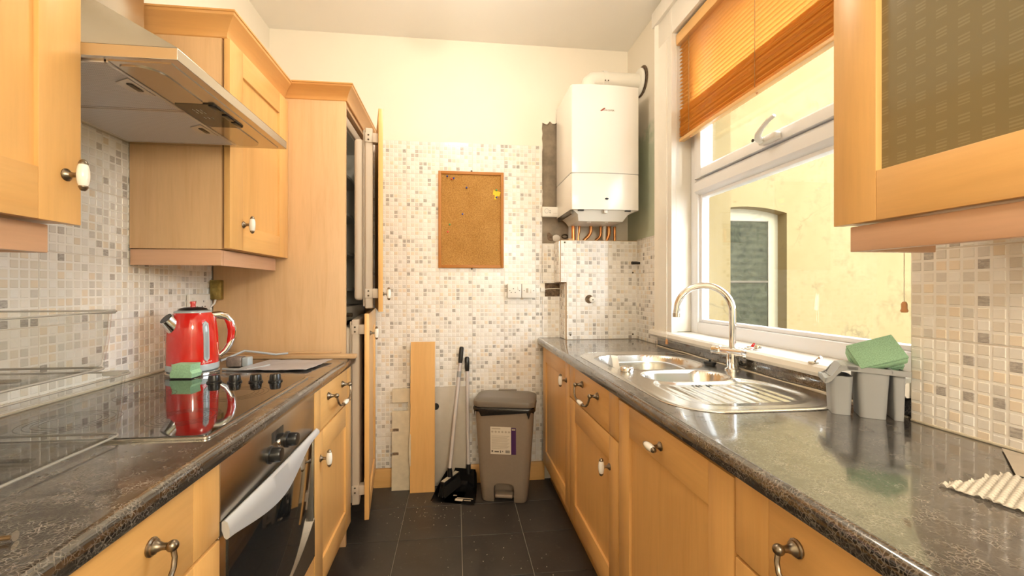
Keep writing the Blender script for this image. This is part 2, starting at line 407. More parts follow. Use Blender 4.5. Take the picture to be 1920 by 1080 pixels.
def mat_cabinet_glass():
    m, nt, b = new_mat('etched_cabinet_glass')
    tc = nt.nodes.new('ShaderNodeTexCoord'); sp = nt.nodes.new('ShaderNodeSeparateXYZ'); nt.links.new(tc.outputs['Object'], sp.inputs[0])
    def mth(op, a, bb=None):
        n = nt.nodes.new('ShaderNodeMath'); n.operation = op
        for i, q in ((0, a), (1, bb)):
            if q is None: continue
            if isinstance(q, (int, float)): n.inputs[i].default_value = q
            else: nt.links.new(q, n.inputs[i])
        return n.outputs[0]
    y = mth('FRACT', mth('MULTIPLY', sp.outputs[1], 1 / 0.030)); z = mth('FRACT', mth('MULTIPLY', sp.outputs[2], 1 / 0.030))
    z3 = mth('FRACT', mth('MULTIPLY', sp.outputs[2], 1 / 0.0055))
    k = mth('MULTIPLY', mth('LESS_THAN', y, 0.5), mth('MULTIPLY', mth('LESS_THAN', z, 0.55), mth('LESS_THAN', z3, 0.5)))
    c = mixc(nt, mth('MULTIPLY', k, 0.32), (0.205, 0.165, 0.080), (0.34, 0.29, 0.165))
    nt.links.new(c, b.inputs['Base Color']); sset(b, rough=0.22, spec=0.5, coat=0.4, coatr=0.05); return m
M['cab_glass'] = mat_cabinet_glass()
def mat_filter():
    m, nt, b = new_mat('aluminium_mesh_filter'); v = coords(nt, (1, 1, 1), False)
    wv = nt.nodes.new('ShaderNodeTexWave'); wv.bands_direction = 'Y'; wv.inputs['Scale'].default_value = 62
    wx = nt.nodes.new('ShaderNodeTexWave'); wx.bands_direction = 'X'; wx.inputs['Scale'].default_value = 62
    nt.links.new(v, wv.inputs['Vector']); nt.links.new(v, wx.inputs['Vector'])
    k = mixc(nt, 0.5, wv.outputs['Fac'], wx.outputs['Fac'])
    nt.links.new(ramp(nt, k, [(0.3, (0.44, 0.42, 0.42)), (0.7, (0.80, 0.78, 0.78))]), b.inputs['Base Color']); sset(b, rough=0.45, metal=0.15); bump(nt, b, k, 0.3, 0.001); return m
M['filter'] = mat_filter()
M['filter_rim'] = plain('filter_rim', (0.64, 0.60, 0.56), 0.3, 0.7)
def mat_right_wall():
    m, nt, b = new_mat('cream_and_green_paint'); tc = nt.nodes.new('ShaderNodeTexCoord'); sp = nt.nodes.new('ShaderNodeSeparateXYZ'); nt.links.new(tc.outputs['Object'], sp.inputs[0])
    v = coords(nt, (1, 1, 1), False); f = noise_n(nt, v, 9, 4, 0.6)
    a = nt.nodes.new('ShaderNodeMath'); a.operation = 'MULTIPLY_ADD'; a.inputs[1].default_value = 0.5; nt.links.new(f, a.inputs[0]); nt.links.new(sp.outputs[2], a.inputs[2])
    k = ramp(nt, a.outputs[0], [(0.0, 1.0), (1.0, 0.0)])
    mr = nt.nodes.new('ShaderNodeMapRange'); mr.inputs[1].default_value = 2.34; mr.inputs[2].default_value = 2.46; mr.inputs[3].default_value = 1; mr.inputs[4].default_value = 0
    nt.links.new(a.outputs[0], mr.inputs[0])
    c = mixc(nt, mr.outputs[0], (0.80, 0.735, 0.62), mixc(nt, f, (0.47, 0.52, 0.38), (0.57, 0.61, 0.48)))
    nt.links.new(c, b.inputs['Base Color']); sset(b, rough=0.75); return m
M['right_paint'] = mat_right_wall()
def mat_bubble():
    m = bpy.data.materials.new('bubble_film'); m.use_nodes = True; nt = m.node_tree; b = nt.nodes['Principled BSDF']; out = nt.nodes['Material Output']
    b.inputs['Base Color'].default_value = (0.86, 0.80, 0.70, 1); sset(b, rough=0.12, spec=0.8, coat=0.6)
    tr = nt.nodes.new('ShaderNodeBsdfTransparent'); mx = nt.nodes.new('ShaderNodeMixShader'); mx.inputs[0].default_value = 0.62
    nt.links.new(tr.outputs[0], mx.inputs[1]); nt.links.new(b.outputs[0], mx.inputs[2]); nt.links.new(mx.outputs[0], out.inputs[0]); return m
M['bubble'] = mat_bubble()
M['tissue'] = plain('grey_packing_sheet', (0.50, 0.44, 0.36), 0.7, var=0.1, vscale=18)
# ------------------------------------------------------------------ room dimensions (metres, camera at x=0 y=0)
XL, XR, YB, ZC = -1.108, 1.120, 2.653, 2.77      # plaster faces
YF = -1.75                                        # wall behind the camera
TP, CELL = 0.2024, 0.0253                         # wall tile pitch, mosaic pitch
ZW = 0.905                                        # worktop top

# floor: screed with every tile laid on it
floor = struct(MB().box(XL - 0.05, XR + 0.28, YF - 0.05, YB + 0.05, -0.12, -0.006).build('floor', M['floor_grout'], smooth=False))
FP = 0.3050
ft = None
for i in range(-3, 4):
    for j in range(0, 15):
        x0 = -0.2775 + i * FP; y0 = 1.7713 - 0.0 + (j - 11) * FP
        a, b_, c_, d_ = max(x0, XL), min(x0 + FP, XR), max(y0, YF), min(y0 + FP, YB)
        if b_ - a < 0.02 or d_ - c_ < 0.02: continue
        full = abs((b_ - a) - FP) < 1e-6 and abs((d_ - c_) - FP) < 1e-6
        if full and ft is not None:
            o = bpy.data.objects.new('floor_tile', ft); COL.objects.link(o)
        else:
            g = 0.0016
            w, d = (b_ - a) / 2 - g, (d_ - c_) / 2 - g
            o = MB().box(-w, w, -d, d, -0.006, 0.0, 0.0012, 1).build('floor_tile', M['slate'])
            if full: ft = o.data
        o.location = ((a + b_) / 2, (c_ + d_) / 2, 0); o.parent = floor

ceiling = struct(MB().box(XL - 0.05, XR + 0.3, YF - 0.05, YB + 0.05, ZC, ZC + 0.15).build('ceiling', M['ceiling'], smooth=False))
wall_left = struct(MB().box(XL - 0.12, XL, YF, YB + 0.1, 0, ZC).build('wall_left', M['paint'], smooth=False))
wall_front = struct(MB().box(XL - 0.12, XR + 0.3, YF - 0.1, YF, 0, ZC).build('wall_front', M['paint'], smooth=False))

# back wall: core plus a plaster skin with a ragged chase left open beside the boiler
random.seed(5)
CX0, CX1, CZ0, CZ1 = 0.549, 0.70, 1.50, 2.262
SK = 0.015
mb = MB().box(XL - 0.1, XR + 0.3, YB + SK, YB + 0.14, 0, ZC)
def rag(a, b, n, fix, amp, vert=True):
    out = []
    for i in range(n + 1):
        t = a + (b - a) * i / n
        d = (random.random() - 0.5) * 2 * amp if 0 < i < n else 0
        out.append((fix + d, t) if vert else (t, fix + d))
    return out
edge = rag(CZ0, CZ1 + 0.04, 26, CX0, 0.0035)
mb.prism([(XL, 0), (CX0, 0)] + edge + [(CX0, ZC), (XL, ZC)], 'y', YB, YB + SK)
topE = rag(CX0, CX1, 9, CZ1 + 0.02, 0.012, False)
mb.prism(topE + [(CX1, ZC), (CX0, ZC)], 'y', YB, YB + SK)
mb.box(CX0, XR, YB, YB + SK, 0, 1.165)
mb.box(CX0, 0.535 + 0.001 + CX0 - CX0 + 0.03, YB, YB + SK, 1.165, CZ0)
mb.box(0.69, XR, YB, YB + SK, 1.165, CZ0)
mb.box(0.566, 0.69, YB, YB + SK, 1.252, CZ0)
mb.box(CX1, XR, YB, YB + SK, CZ0, ZC)
wall_back = struct(mb.build('wall_back', M['paint'], smooth=False))
mb = MB().box(CX0 - 0.01, CX1 + 0.005, YB + SK - 0.003, YB + SK + 0.001, CZ0 - 0.01, CZ1 + 0.045)
mb.box(CX0 - 0.008, 0.72, YB - 0.002, YB + 0.004, 1.507, 1.672)
mb.build('bare_render', M['concrete'], wall_back)
# rubble around old fixings in the bare strip
mb = MB()
for (x, z, r) in ((0.600, 1.545, 0.020), (0.592, 1.560, 0.014), (0.612, 1.535, 0.012)):
    mb.sphere((x, YB - 0.002, z), r, 9, 6, (1, 0.35, 1.1))
mb.build('old_fixing_hole', M['hole_dark'], wall_back)
mb = MB().sphere((0.640, YB - 0.004, 1.540), 0.028, 8, 5, (1, 0.16, 0.8)); mb.build('plaster_patch', M['dust'], wall_back)
mb = MB().tube([(0.695 + 0.020 * math.cos(t * 0.5), YB - 0.008, 1.552 + 0.012 * math.sin(t * 0.5)) for t in range(13)], 0.004, 8)
mb.build('pipe_clip', M['dark_metal'], wall_back)

# mosaic wall tiles -------------------------------------------------
PAL = [((0.83, 0.80, 0.755), 36), ((0.86, 0.845, 0.82), 20), ((0.79, 0.735, 0.655), 12), ((0.79, 0.69, 0.565), 10), ((0.67, 0.64, 0.60), 9), ((0.50, 0.465, 0.43), 7), ((0.36, 0.335, 0.315), 6)]
def pick(rng):
    c = rng.choices([p[0] for p in PAL], [p[1] for p in PAL])[0]
    k = rng.uniform(0.94, 1.05); return tuple(min(0.9, q * k) for q in c)
GLAZE = (0.87, 0.845, 0.81)
def put_square(V, F, Cc, x0, x1, z0, z1, y0, y1, col, e=0.0011):
    n = len(V)
    V += [(x0, y0, z0), (x1, y0, z0), (x1, y0, z1), (x0, y0, z1), (x0 + e, y1, z0 + e), (x1 - e, y1, z0 + e), (x1 - e, y1, z1 - e), (x0 + e, y1, z1 - e)]
    F += [(n + 4, n + 5, n + 6, n + 7), (n, n + 1, n + 5, n + 4), (n + 1, n + 2, n + 6, n + 5), (n + 2, n + 3, n + 7, n + 6), (n + 3, n, n + 4, n + 7)]
    Cc += [col] * 5
def finish(name, V, F, Cc):
    me = bpy.data.meshes.new(name); me.from_pydata(V, [], F); at = me.color_attributes.new('col', 'FLOAT_COLOR', 'CORNER')
    k = 0
    for p in me.polygons:
        for _ in p.loop_indices: at.data[k].color = C4(Cc[p.index]); k += 1
    me.materials.append(M['mosaic']); me.update(); return me
TCACHE = {}
def tile_mesh(seed, rects, squares=True):
    key = (seed, tuple(rects), squares)
    if key in TCACHE: return TCACHE[key]
    rng = random.Random(seed * 77 + 13)
    V, F, Cc = [], [], []
    cols = [[pick(rng) for _ in range(8)] for _ in range(8)]
    for (x0, x1, z0, z1) in rects:
        put_square(V, F, Cc, x0, x1, z0, z1, 0.0, -0.0050, GLAZE, 0.0008)
        n = len(V); e = 0.0007; V += [(x0 - e, -0.0040, z0 - e), (x1 + e, -0.0040, z0 - e), (x1 + e, -0.0040, z1 + e), (x0 - e, -0.0040, z1 + e)]; F.append((n, n + 1, n + 2, n + 3)); Cc.append((0.70, 0.64, 0.57))
        if not squares: continue
        for i in range(8):
            for j in range(8):
                a, b = i * CELL + 0.0026, (i + 1) * CELL - 0.0026; c, d = j * CELL + 0.0026, (j + 1) * CELL - 0.0026
                a, b, c, d = max(a, x0 + .001), min(b, x1 - .001), max(c, z0 + .001), min(d, z1 - .001)
                if b - a < 0.004 or d - c < 0.004: continue
                put_square(V, F, Cc, a, b, c, d, -0.0048, -0.0062, cols[i][j])
    TCACHE[key] = finish('wall_tile', V, F, Cc); return TCACHE[key]
SQ = []
rng_s = random.Random(3)
for k in range(16):
    V, F, Cc = [], [], []; h = CELL / 2 - 0.0026
    put_square(V, F, Cc, -h, h, -h, h, 0.0, -0.0014, pick(rng_s)); SQ.append(finish('mosaic_square', V, F, Cc))
def sub(rects, hole):
    out = []
    for (a, b, c, d) in rects:
        ha, hb, hc, hd = max(a, hole[0]), min(b, hole[1]), max(c, hole[2]), min(d, hole[3])
        if ha >= hb or hc >= hd: out.append((a, b, c, d)); continue
        if ha > a: out.append((a, ha, c, d))
        if hb < b: out.append((hb, b, c, d))
        if hc > c: out.append((ha, hb, c, hc))
        if hd < d: out.append((ha, hb, hd, d))
    return [r for r in out if r[1] - r[0] > 0.003 and r[3] - r[2] > 0.003]
TSEED = [0]
def tiles(parent, plane, pos, u0, u1, z0, z1, ju, jz, holes=(), single=None):
    """lay tiles over a wall rectangle; joints run at ju + k*TP and jz + k*TP"""
    i0, i1 = math.floor((u0 - ju) / TP + 1e-4), math.ceil((u1 - ju) / TP - 1e-4)
    k0, k1 = math.floor((z0 - jz) / TP + 1e-4), math.ceil((z1 - jz) / TP - 1e-4)
    for i in range(i0, i1):
        for k in range(k0, k1):
            ou, oz = ju + i * TP, jz + k * TP
            g = 0.0007
            r = [(max(g, u0 - ou), min(TP - g, u1 - ou), max(g, z0 - oz), min(TP - g, z1 - oz))]
            if r[0][1] - r[0][0] < 0.004 or r[0][3] - r[0][2] < 0.004: continue
            for h in holes: r = sub(r, (h[0] - ou, h[1] - ou, h[2] - oz, h[3] - oz))
            if not r: continue
            TSEED[0] += 1
            r = [tuple(round(q, 4) for q in t) for t in r]
            sg = single(i, k) if single else False
            me = tile_mesh(TSEED[0] * 5 % 11, r, not sg)
            o = bpy.data.objects.new('wall_tile', me); COL.objects.link(o); o.parent = parent
            o.location, rz = {'back': ((ou, pos, oz), 0), 'left': ((pos, ou, oz), PI / 2), 'right': ((pos, -ou, oz), -PI / 2), 'faceleft': ((pos, -ou, oz), -PI / 2)}[plane]
            po = org(parent)
            o.location = Vector(o.location) - po
            o.rotation_euler = (0, 0, rz)
            if sg:
                for a in range(8):
                    for b in range(8):
                        cx, cz = (a + .5) * CELL, (b + .5) * CELL
                        if not any(q[0] + .008 < cx < q[1] - .008 and q[2] + .008 < cz < q[3] - .008 for q in r): continue
                        s = bpy.data.objects.new('mosaic_square', rng_s.choice(SQ)); COL.objects.link(s); s.parent = o; s.location = (cx, -0.0048, cz)

BX0, BX1, BY = 0.630, XR, 2.500                  # boxed-in pipes below the boiler
tiles(wall_back, 'back', YB, XL + 0.06, CX0 - 0.002, 0.115, 2.129, -0.3040, 2.129 - 10 * TP, holes=[(0.535, 0.60, 1.165, 1.252)])
tiles(wall_back, 'back', YB, CX0 - 0.002, BX0 + 0.04, 0.115, 1.505, -0.3040, 2.129 - 10 * TP, holes=[(0.535, 0.70, 1.165, 1.252)])
# the chiselled hole with its stub of cable
mb = MB().box(0.53, 0.70, YB + SK - 0.001, YB + SK + 0.003, 1.155, 1.26); mb.build('rubble_recess', M['hole_dark'], wall_back)
mb = MB().box(0.537, 0.565, YB - 0.012, YB + 0.004, 1.196, 1.222, 0.002); conn = mb.build('cable_connector', M['white_plastic'])
tag(conn, 'cream cable connector block in the chiselled wall hole', 'connector')
mb = MB().tube([(0.560, YB - 0.006, 1.211), (0.59, YB - 0.007, 1.215), (0.63, YB - 0.007, 1.217), (0.66, YB - 0.006, 1.215), (0.69, YB - 0.006, 1.210)], 0.0028, 8)
tag(mb.build('cable', M['cord']), 'white cable stub running across the chiselled wall hole', 'cable')
# skirting
base_b = struct(MB().prism([(2.653, 0), (2.636, 0), (2.636, 0.100), (2.641, 0.112), (2.653, 0.112)], 'x', -0.50, 0.56).build('baseboard_back', M['maple_x']))

# left wall tiles (the nearest squares are objects of their own)
tiles(wall_left, 'left', XL, 0.24, 2.05, ZW + 0.002, 1.74, 1.2508, 1.319, holes=[],
      single=lambda i, k: (i in (-1, 0)) and k in (-2, -1))

# boxed-in pipes
bxl = [(BX0 + 0.037, ZW), (BX1, ZW), (BX1, 1.512), (BX0, 1.512), (BX0, 1.256), (BX0 + 0.037, 1.256)]
boxing = struct(MB().prism(bxl, 'y', BY, YB).build('wall_boxing', M['timber_z']))
tiles(boxing, 'back', BY, BX0 + 0.0005, BX1, ZW + 0.002, 1.508, 0.727, 1.311 - 2 * TP, holes=[(BX0 - 1, BX0 + 0.038, 0.8, 1.256)])
tiles(boxing, 'faceleft', BX0, -YB + 0.005, -BY - 0.018, 1.258, 1.508, -2.61, 1.311 - 2 * TP)
tiles(boxing, 'faceleft', BX0 + 0.037, -YB + 0.005, -BY - 0.022, ZW + 0.002, 1.250, -2.61, 1.311 - 2 * TP)
for (x, z) in ((0.655, 1.497), (0.69, 0.935), (1.085, 0.935), (1.085, 1.315)):
    MB().lathe([(0.0055, 0), (0.0055, 0.002), (0.003, 0.003)], 10, (x, BY - 0.0062, z), 'y', tf=lambda p, y=BY - 0.0062: Vector((p.x, 2 * y - p.y, p.z))).build('screw', M['dark_metal'], boxing)
# cap of an old pipe on the boxing, dark pipe stub by the corner
t = thing('blanked_pipe', 'cream capped pipe stub sticking out of the tiled boxing', 'pipe', (0.815, BY - 0.006, 1.150))
MB().lathe([(0.026, 0.0), (0.026, 0.002)], 16, (0.808, BY - 0.0075, 1.152), 'y').build('cut_hole', M['hole_dark'], t)
MB().lathe([(0.016, 0), (0.018, 0.012), (0.018, 0.022), (0.012, 0.026), (0.005, 0.027)], 16, (0, 0, 0), 'y', tf=lambda p: Vector((p.x + 0.822, BY - 0.006 - p.y, p.z + 1.149))).build('cap', M['white_plastic'], t)
MB().lathe([(0.004, 0), (0.004, 0.002)], 8, (0.822, BY - 0.035, 1.149), 'y').build('cap_screw', M['dark_metal'], t)
t = tag(MB().tube([(1.112, 2.455, 1.372), (1.090, 2.452, 1.373), (1.060, 2.450, 1.372)], [0.008, 0.009, 0.010], 10).build('pipe_stub', M['black_matt']), 'short dark pipe stub out of the tiled side wall by the boiler', 'pipe')

# right wall with the window opening, and the pier beside it
WY0, WY1, WZ0, WZ1 = 0.905, 2.045, 0.965, 2.53
XO = XR + 0.14
mb = MB().box(XO, XR + 0.30, WY1, YB + 0.1, -0.4, ZC + 0.15).box(XO, XR + 0.30, WY0, WY1, -0.4, WZ0 - 0.03).box(XO, XR + 0.30, WY0, WY1, WZ1, ZC + 0.15).box(XO, XR + 0.30, YF, WY0, -0.4, ZC + 0.15)
wall_ext = struct(mb.build('wall_exterior', M['render'], smooth=False))
mb = MB().box(XR, XO, WY1, YB + 0.1, 0, ZC).box(XR, XO, WY0, WY1, 0, WZ0).box(XR, XO, WY0, WY1, WZ1, ZC)
mb.box(XR, XO, YF, WY0, 0, ZC).box(1.0785, XR, YF, 0.885, 0, ZC)
wall_right = struct(mb.build('wall_right', M['right_paint'], smooth=False))
tiles(wall_right, 'right', XR - 0.002, -BY, -2.19, ZW + 0.002, 1.518, -2.4148, 1.105, holes=[])
tiles(wall_right, 'right', XR - 0.002, -2.235, -2.195, 1.518, 2.37, -2.4148, 1.105)
tiles(wall_right, 'right', 1.0785, -0.885, -0.07, ZW + 0.002, 1.36, -0.885, 1.105, single=lambda i, k: i == 0 and k in (-1, 0))
MB().box(1.070, 1.080, 0.10, 0.884, ZW, ZW + 0.006, 0.002).build('sealant_bead', M['mastic'], wall_right)
MB().box(-1.108, -1.098, 0.25, 2.05, ZW, ZW + 0.006, 0.002).build('sealant_bead', M['mastic'], wall_left)
MB().lathe([(0.006, 0), (0.006, 0.003)], 10, (0, 0, 0), 'x', tf=lambda p: Vector((1.1125 - p.x, 2.255, 1.40)) + Vector((0, p.y, p.z))).build('drill_hole', M['black_matt'], wall_right)

# painted timber casing and lining round the window
mb = MB()
prof = [(XR, 2.205), (1.086, 2.205), (1.080, 2.198), (1.088, 2.180), (1.094, 2.170), (1.094, 2.060), (1.090, 2.050), (1.090, WY1 - 0.012), (XR, WY1 - 0.012)]
mb.prism(prof, 'z', 0.99, 2.66)
mb.box(1.092, XR, 0.70, 2.19, WZ1 - 0.012, 2.655, 0.004).box(1.074, XR, 0.70, 2.225, 2.650, 2.735, 0.006)
trim1 = struct(mb.build('trim_1', M['white_gloss']))
mb = MB().box(XR + 0.0005, 1.258, WY1 - 0.0095, WY1 - 0.0005, 0.998, WZ1 - 0.001).box(XR + 0.0005, 1.258, WY0 + 0.0005, WY0 + 0.0095, 0.998, WZ1 - 0.001).box(XR + 0.0005, 1.258, WY0 + 0.010, WY1 - 0.010, WZ1 - 0.0095, WZ1 - 0.0005)
trim2 = struct(mb.build('trim_2', M['white_gloss']))
mb = MB().prism([(1.063, 0.962), (1.058, 0.970), (1.060, 0.986), (1.068, 0.993), (1.26, 0.997), (1.26, 0.955), (1.068, 0.957)], 'y', 0.889, 2.225)
trim3 = struct(mb.build('trim_3', M['white_gloss']), 'white painted window board above the sink')

# uPVC window: outer frame, transom, top-hung sash with handle, panes
FX0, FX1 = 1.195, 1.255
win = struct(MB().box(FX0, FX1, WY1 - 0.072, WY1 - 0.012, 0.995, WZ1 - 0.01, 0.004).build('window_1', M['upvc']))
def wpart(name, *bx, mat='upvc', bev=0.004): return MB().box(*bx, bev).build(name, M[mat], win)
wpart('window_stile', FX0, FX1, WY0 + 0.01, WY0 + 0.07, 0.995, WZ1 - 0.01)
wpart('bottom_rail', FX0, FX1, WY0 + 0.07, WY1 - 0.072, 0.995, 1.050)
wpart('top_rail', FX0, FX1, WY0 + 0.07, WY1 - 0.072, WZ1 - 0.07, WZ1 - 0.012)
tr = MB().prism([(FX0 - 0.004, 1.690), (FX0 - 0.012, 1.700), (FX0 - 0.012, 1.742), (FX0 - 0.002, 1.756), (FX1, 1.756), (FX1, 1.680), (FX0 + 0.012, 1.680)], 'y', WY0 + 0.06, WY1 - 0.062).build('transom', M['upvc'], win)
# glazing beads of the lower light
for bx in ((FX0 + 0.012, FX1 - 0.01, 1.955, 1.975, 1.050, 1.690), (FX0 + 0.012, FX1 - 0.01, WY0 + 0.07, WY0 + 0.088, 1.050, 1.690), (FX0 + 0.012, FX1 - 0.01, WY0 + 0.088, 1.955, 1.050, 1.066), (FX0 + 0.012, FX1 - 0.01, WY0 + 0.088, 1.955, 1.666, 1.684)):
    wpart('glazing_bead', *bx, bev=0.003)
wpart('window_pane', 1.226, 1.230, WY0 + 0.08, 1.965, 1.055, 1.68, mat='pane', bev=0)
# sash
SX0, SX1 = 1.176, 1.240
for bx in ((SX0, SX1, 1.918, 1.972, 1.758, 2.46), (SX0, SX1, WY0 + 0.072, WY0 + 0.126, 1.758, 2.46), (SX0, SX1, WY0 + 0.126, 1.918, 2.406, 2.46)):
    wpart('sash_rail', *bx)
MB().prism([(SX0, 1.760), (SX0 - 0.002, 1.770), (SX0 + 0.004, 1.800), (SX0 + 0.018, 1.812), (SX1, 1.812), (SX1, 1.760)], 'y', WY0 + 0.126, 1.918).build('sash_rail', M['upvc'], win)
wpart('sash_pane', 1.212, 1.216, WY0 + 0.115, 1.93, 1.80, 2.41, mat='pane', bev=0)
wpart('gasket_line', SX0 + 0.006, SX0 + 0.020, 1.9745, 1.9765, 1.758, 2.46, mat='black_matt', bev=0)
hd = MB().box(1.148, 1.177, 1.405, 1.495, 1.764, 1.792, 0.008, 3).build('window_handle', M['white_plastic'], win)
MB().tube([(1.150, 1.475, 1.776), (1.132, 1.470, 1.782), (1.118, 1.452, 1.792), (1.110, 1.42, 1.806), (1.106, 1.385, 1.818), (1.105, 1.355, 1.824)], [0.013, 0.014, 0.011, 0.009, 0.008, 0.007], 10, flat=0.8).build('lever', M['white_plastic'], hd)
MB().lathe([(0.006, 0), (0.006, 0.003)], 12, (0, 0, 0), 'x', tf=lambda p: Vector((1.118 - p.x, 1.478 + p.y, 1.778 + p.z))).build('key_lock', M['black_matt'], hd)

# ------------------------------------------------------------------ outside: rendered house wall across the yard
NY = 4.2
cx, hw, zs, rise = 3.115, 0.458, 2.035, 0.060
archp = [(cx - hw + 2 * hw * i / 12, zs + rise * (1 - ((i - 6) / 6.0) ** 2)) for i in range(13)]
mb = MB().box(1.3, cx - hw, NY, NY + 0.3, -0.4, 6).box(cx + hw, 11, NY, NY + 0.3, -0.4, 6).box(cx - hw, cx + hw, NY, NY + 0.3, -0.4, 0.55)
mb.prism(archp + [(cx + hw, 6), (cx - hw, 6)], 'y', NY, NY + 0.3)
wall_out = struct(mb.build('wall_outside', M['render'], smooth=False))
pier_out = struct(MB().box(1.42, 2.330, 3.42, NY, -0.4, 6).build('wall_outside_pier', M['render'], smooth=False))
w2 = struct(MB().box(cx - hw, cx + hw, NY + 0.13, NY + 0.19, 0.55, 2.10).build('window_2', plain('cream_frame_paint', (0.31, 0.26, 0.165), 0.5), smooth=False))
MB().box(cx - hw + 0.002, cx + hw - 0.135, NY + 0.118, NY + 0.13, 0.62, 1.955).build('obscure_pane', M['obscure'], w2)
MB().box(cx + hw - 0.135, cx + hw - 0.127, NY + 0.112, NY + 0.13, 0.6, 1.965).build('glazing_strip', M['dark_metal'], w2)
MB().box(cx - hw + 0.06, cx + hw - 0.127, NY + 0.112, NY + 0.13, 1.955, 1.963).build('glazing_strip', M['dark_metal'], w2)
MB().box(cx - hw + 0.06, cx + hw - 0.135, NY + 0.108, NY + 0.13, 1.28, 1.30).build('glazing_strip', M['dark_metal'], w2)
yard = struct(MB().box(1.42, 12, -6, NY, -0.42, -0.4).build('floor_yard', plain('concrete_yard', (0.40, 0.37, 0.32), 0.9, var=0.15, vscale=3), smooth=False))
wout2 = struct(MB().box(8.5, 8.8, -6, NY, -0.4, 1.7).build('wall_outside_yard', M['render'], smooth=False))

# opal fill lights added to brighten the room (above and behind the camera, out of frame)
def opal(k):
    m, nt, b = new_mat('fill_light_glass'); b.inputs['Base Color'].default_value = (0.9, 0.85, 0.75, 1)
    b.inputs['Emission Color'].default_value = C4(FILL_COL); b.inputs['Emission Strength'].default_value = FILL_LAMP * k; return m
def add_fill_globe(x, y, z, r, k, lab):
    t = thing('fill_globe', lab, 'ceiling light', (x, y, z))
    MB().lathe([(0.05, 0), (0.05, -0.02), (0.02, -0.03)], 20, (x, y, ZC)).build('ceiling_rose', M['white_plastic'], t)
    MB().tube([(x, y, ZC - 0.03), (x, y, z + r + 0.02)], 0.004, 8).build('flex', M['white_plastic'], t)
    MB().lathe([(0.03, z + r - 0.01), (0.03, z + r + 0.025)], 16, (x, y, 0)).build('lamp_holder', M['white_plastic'], t)
    MB().sphere((x, y, z), r, 24, 16).build('globe', opal(k), t)
add_fill_globe(0, 1.68, 2.56, 0.11, 0.48, 'small opal globe added as unseen fill light close to the ceiling over the aisle')
add_fill_globe(0.50, -1.0, 1.85, 0.15, 1.35, 'large opal globe added as unseen fill light, hung low behind the camera')
# ------------------------------------------------------------------ cabinet kit (tf: x along the front, y outward, z up)
ORI = {}
def knob(tf, a, b, c0, parent, horiz=False):
    MB().lathe([(0.0125, 0), (0.0125, 0.002), (0.0095, 0.004), (0.0085, 0.006), (0.0055, 0.009), (0.0048, 0.017), (0.0062, 0.022), (0.0062, 0.027)], 16, (0, 0, 0), 'y',
               tf=lambda p: tf(Vector((a + p.x, c0 + p.y, b + p.z)))).build('knob_mount', M['bronze'], parent)
    rot = (lambda p: Vector((a + p.z, c0 + 0.031 + p.y, b + p.x))) if horiz else (lambda p: Vector((a + p.x, c0 + 0.031 + p.y, b + p.z)))
    k = MB().lathe([(0.0072, -0.022), (0.0092, -0.017), (0.0104, -0.008), (0.0108, 0), (0.0104, 0.008), (0.0092, 0.017), (0.0072, 0.022)], 16, tf=lambda p: tf(rot(p))).build('knob', M['porcelain'], parent)
    for s in (-1, 1):
        MB().lathe([(0.0076, 0.0215 * s), (0.0080, 0.0240 * s), (0.0066, 0.0265 * s), (0.0058, 0.0290 * s), (0.0030, 0.0315 * s)], 14, tf=lambda p: tf(rot(p))).build('knob_end', M['bronze'], parent)
def bow_handle(tf, a, b, c0, parent, half=0.100):
    mb = MB(); rod = []
    for s in (-1, 1):
        mb.lathe([(0.0150, 0), (0.0150, 0.0025), (0.0125, 0.0045), (0.0120, 0.007), (0.0085, 0.010), (0.0055, 0.018), (0.0055, 0.026)], 16, (0, 0, 0), 'y', tf=lambda p: tf(Vector((a + s * half + p.x, c0 + p.y, b + p.z))))
        mb.sphere((0, 0, 0), 0.0092, 12, 8, tf=lambda p: tf(Vector((a + s * half + p.x, c0 + 0.032 + p.y, b + p.z))))
        pts = [(a + s * half, c0 + 0.033, b - 0.004), (a + s * half * 0.99, c0 + 0.036, b - 0.018), (a + s * half * 0.93, c0 + 0.038, b - 0.032), (a + s * half * 0.78, c0 + 0.040, b - 0.043), (a + s * half * 0.55, c0 + 0.041, b - 0.049), (a + s * half * 0.34, c0 + 0.041, b - 0.051)]
        rod += pts if s < 0 else pts[::-1]
        mb.lathe([(0.0060, -0.003), (0.0075, 0), (0.0060, 0.003)], 12, (0, 0, 0), 'x', tf=lambda p: tf(Vector((a + s * half * 0.33 + p.x, c0 + 0.041 + p.y, b - 0.051 + p.z))))
    mb.tube([tf(Vector(q)) for q in rod], 0.0042, 10)
    mb.build('handle', M['bronze'], parent)
    MB().lathe([(0.0060, -0.031), (0.0082, -0.024), (0.0100, -0.010), (0.0102, 0), (0.0100, 0.010), (0.0082, 0.024), (0.0060, 0.031)], 16, (0, 0, 0), 'x',
               tf=lambda p: tf(Vector((a + p.x, c0 + 0.041 + p.y, b - 0.051 + p.z)))).build('handle_grip', M['porcelain'], parent)
def lbox(tf, *b, bev=0.0015, seg=2): return MB().box(*b, bev, seg, tf=tf)
GV, GH = 'maple_z', 'maple_y'
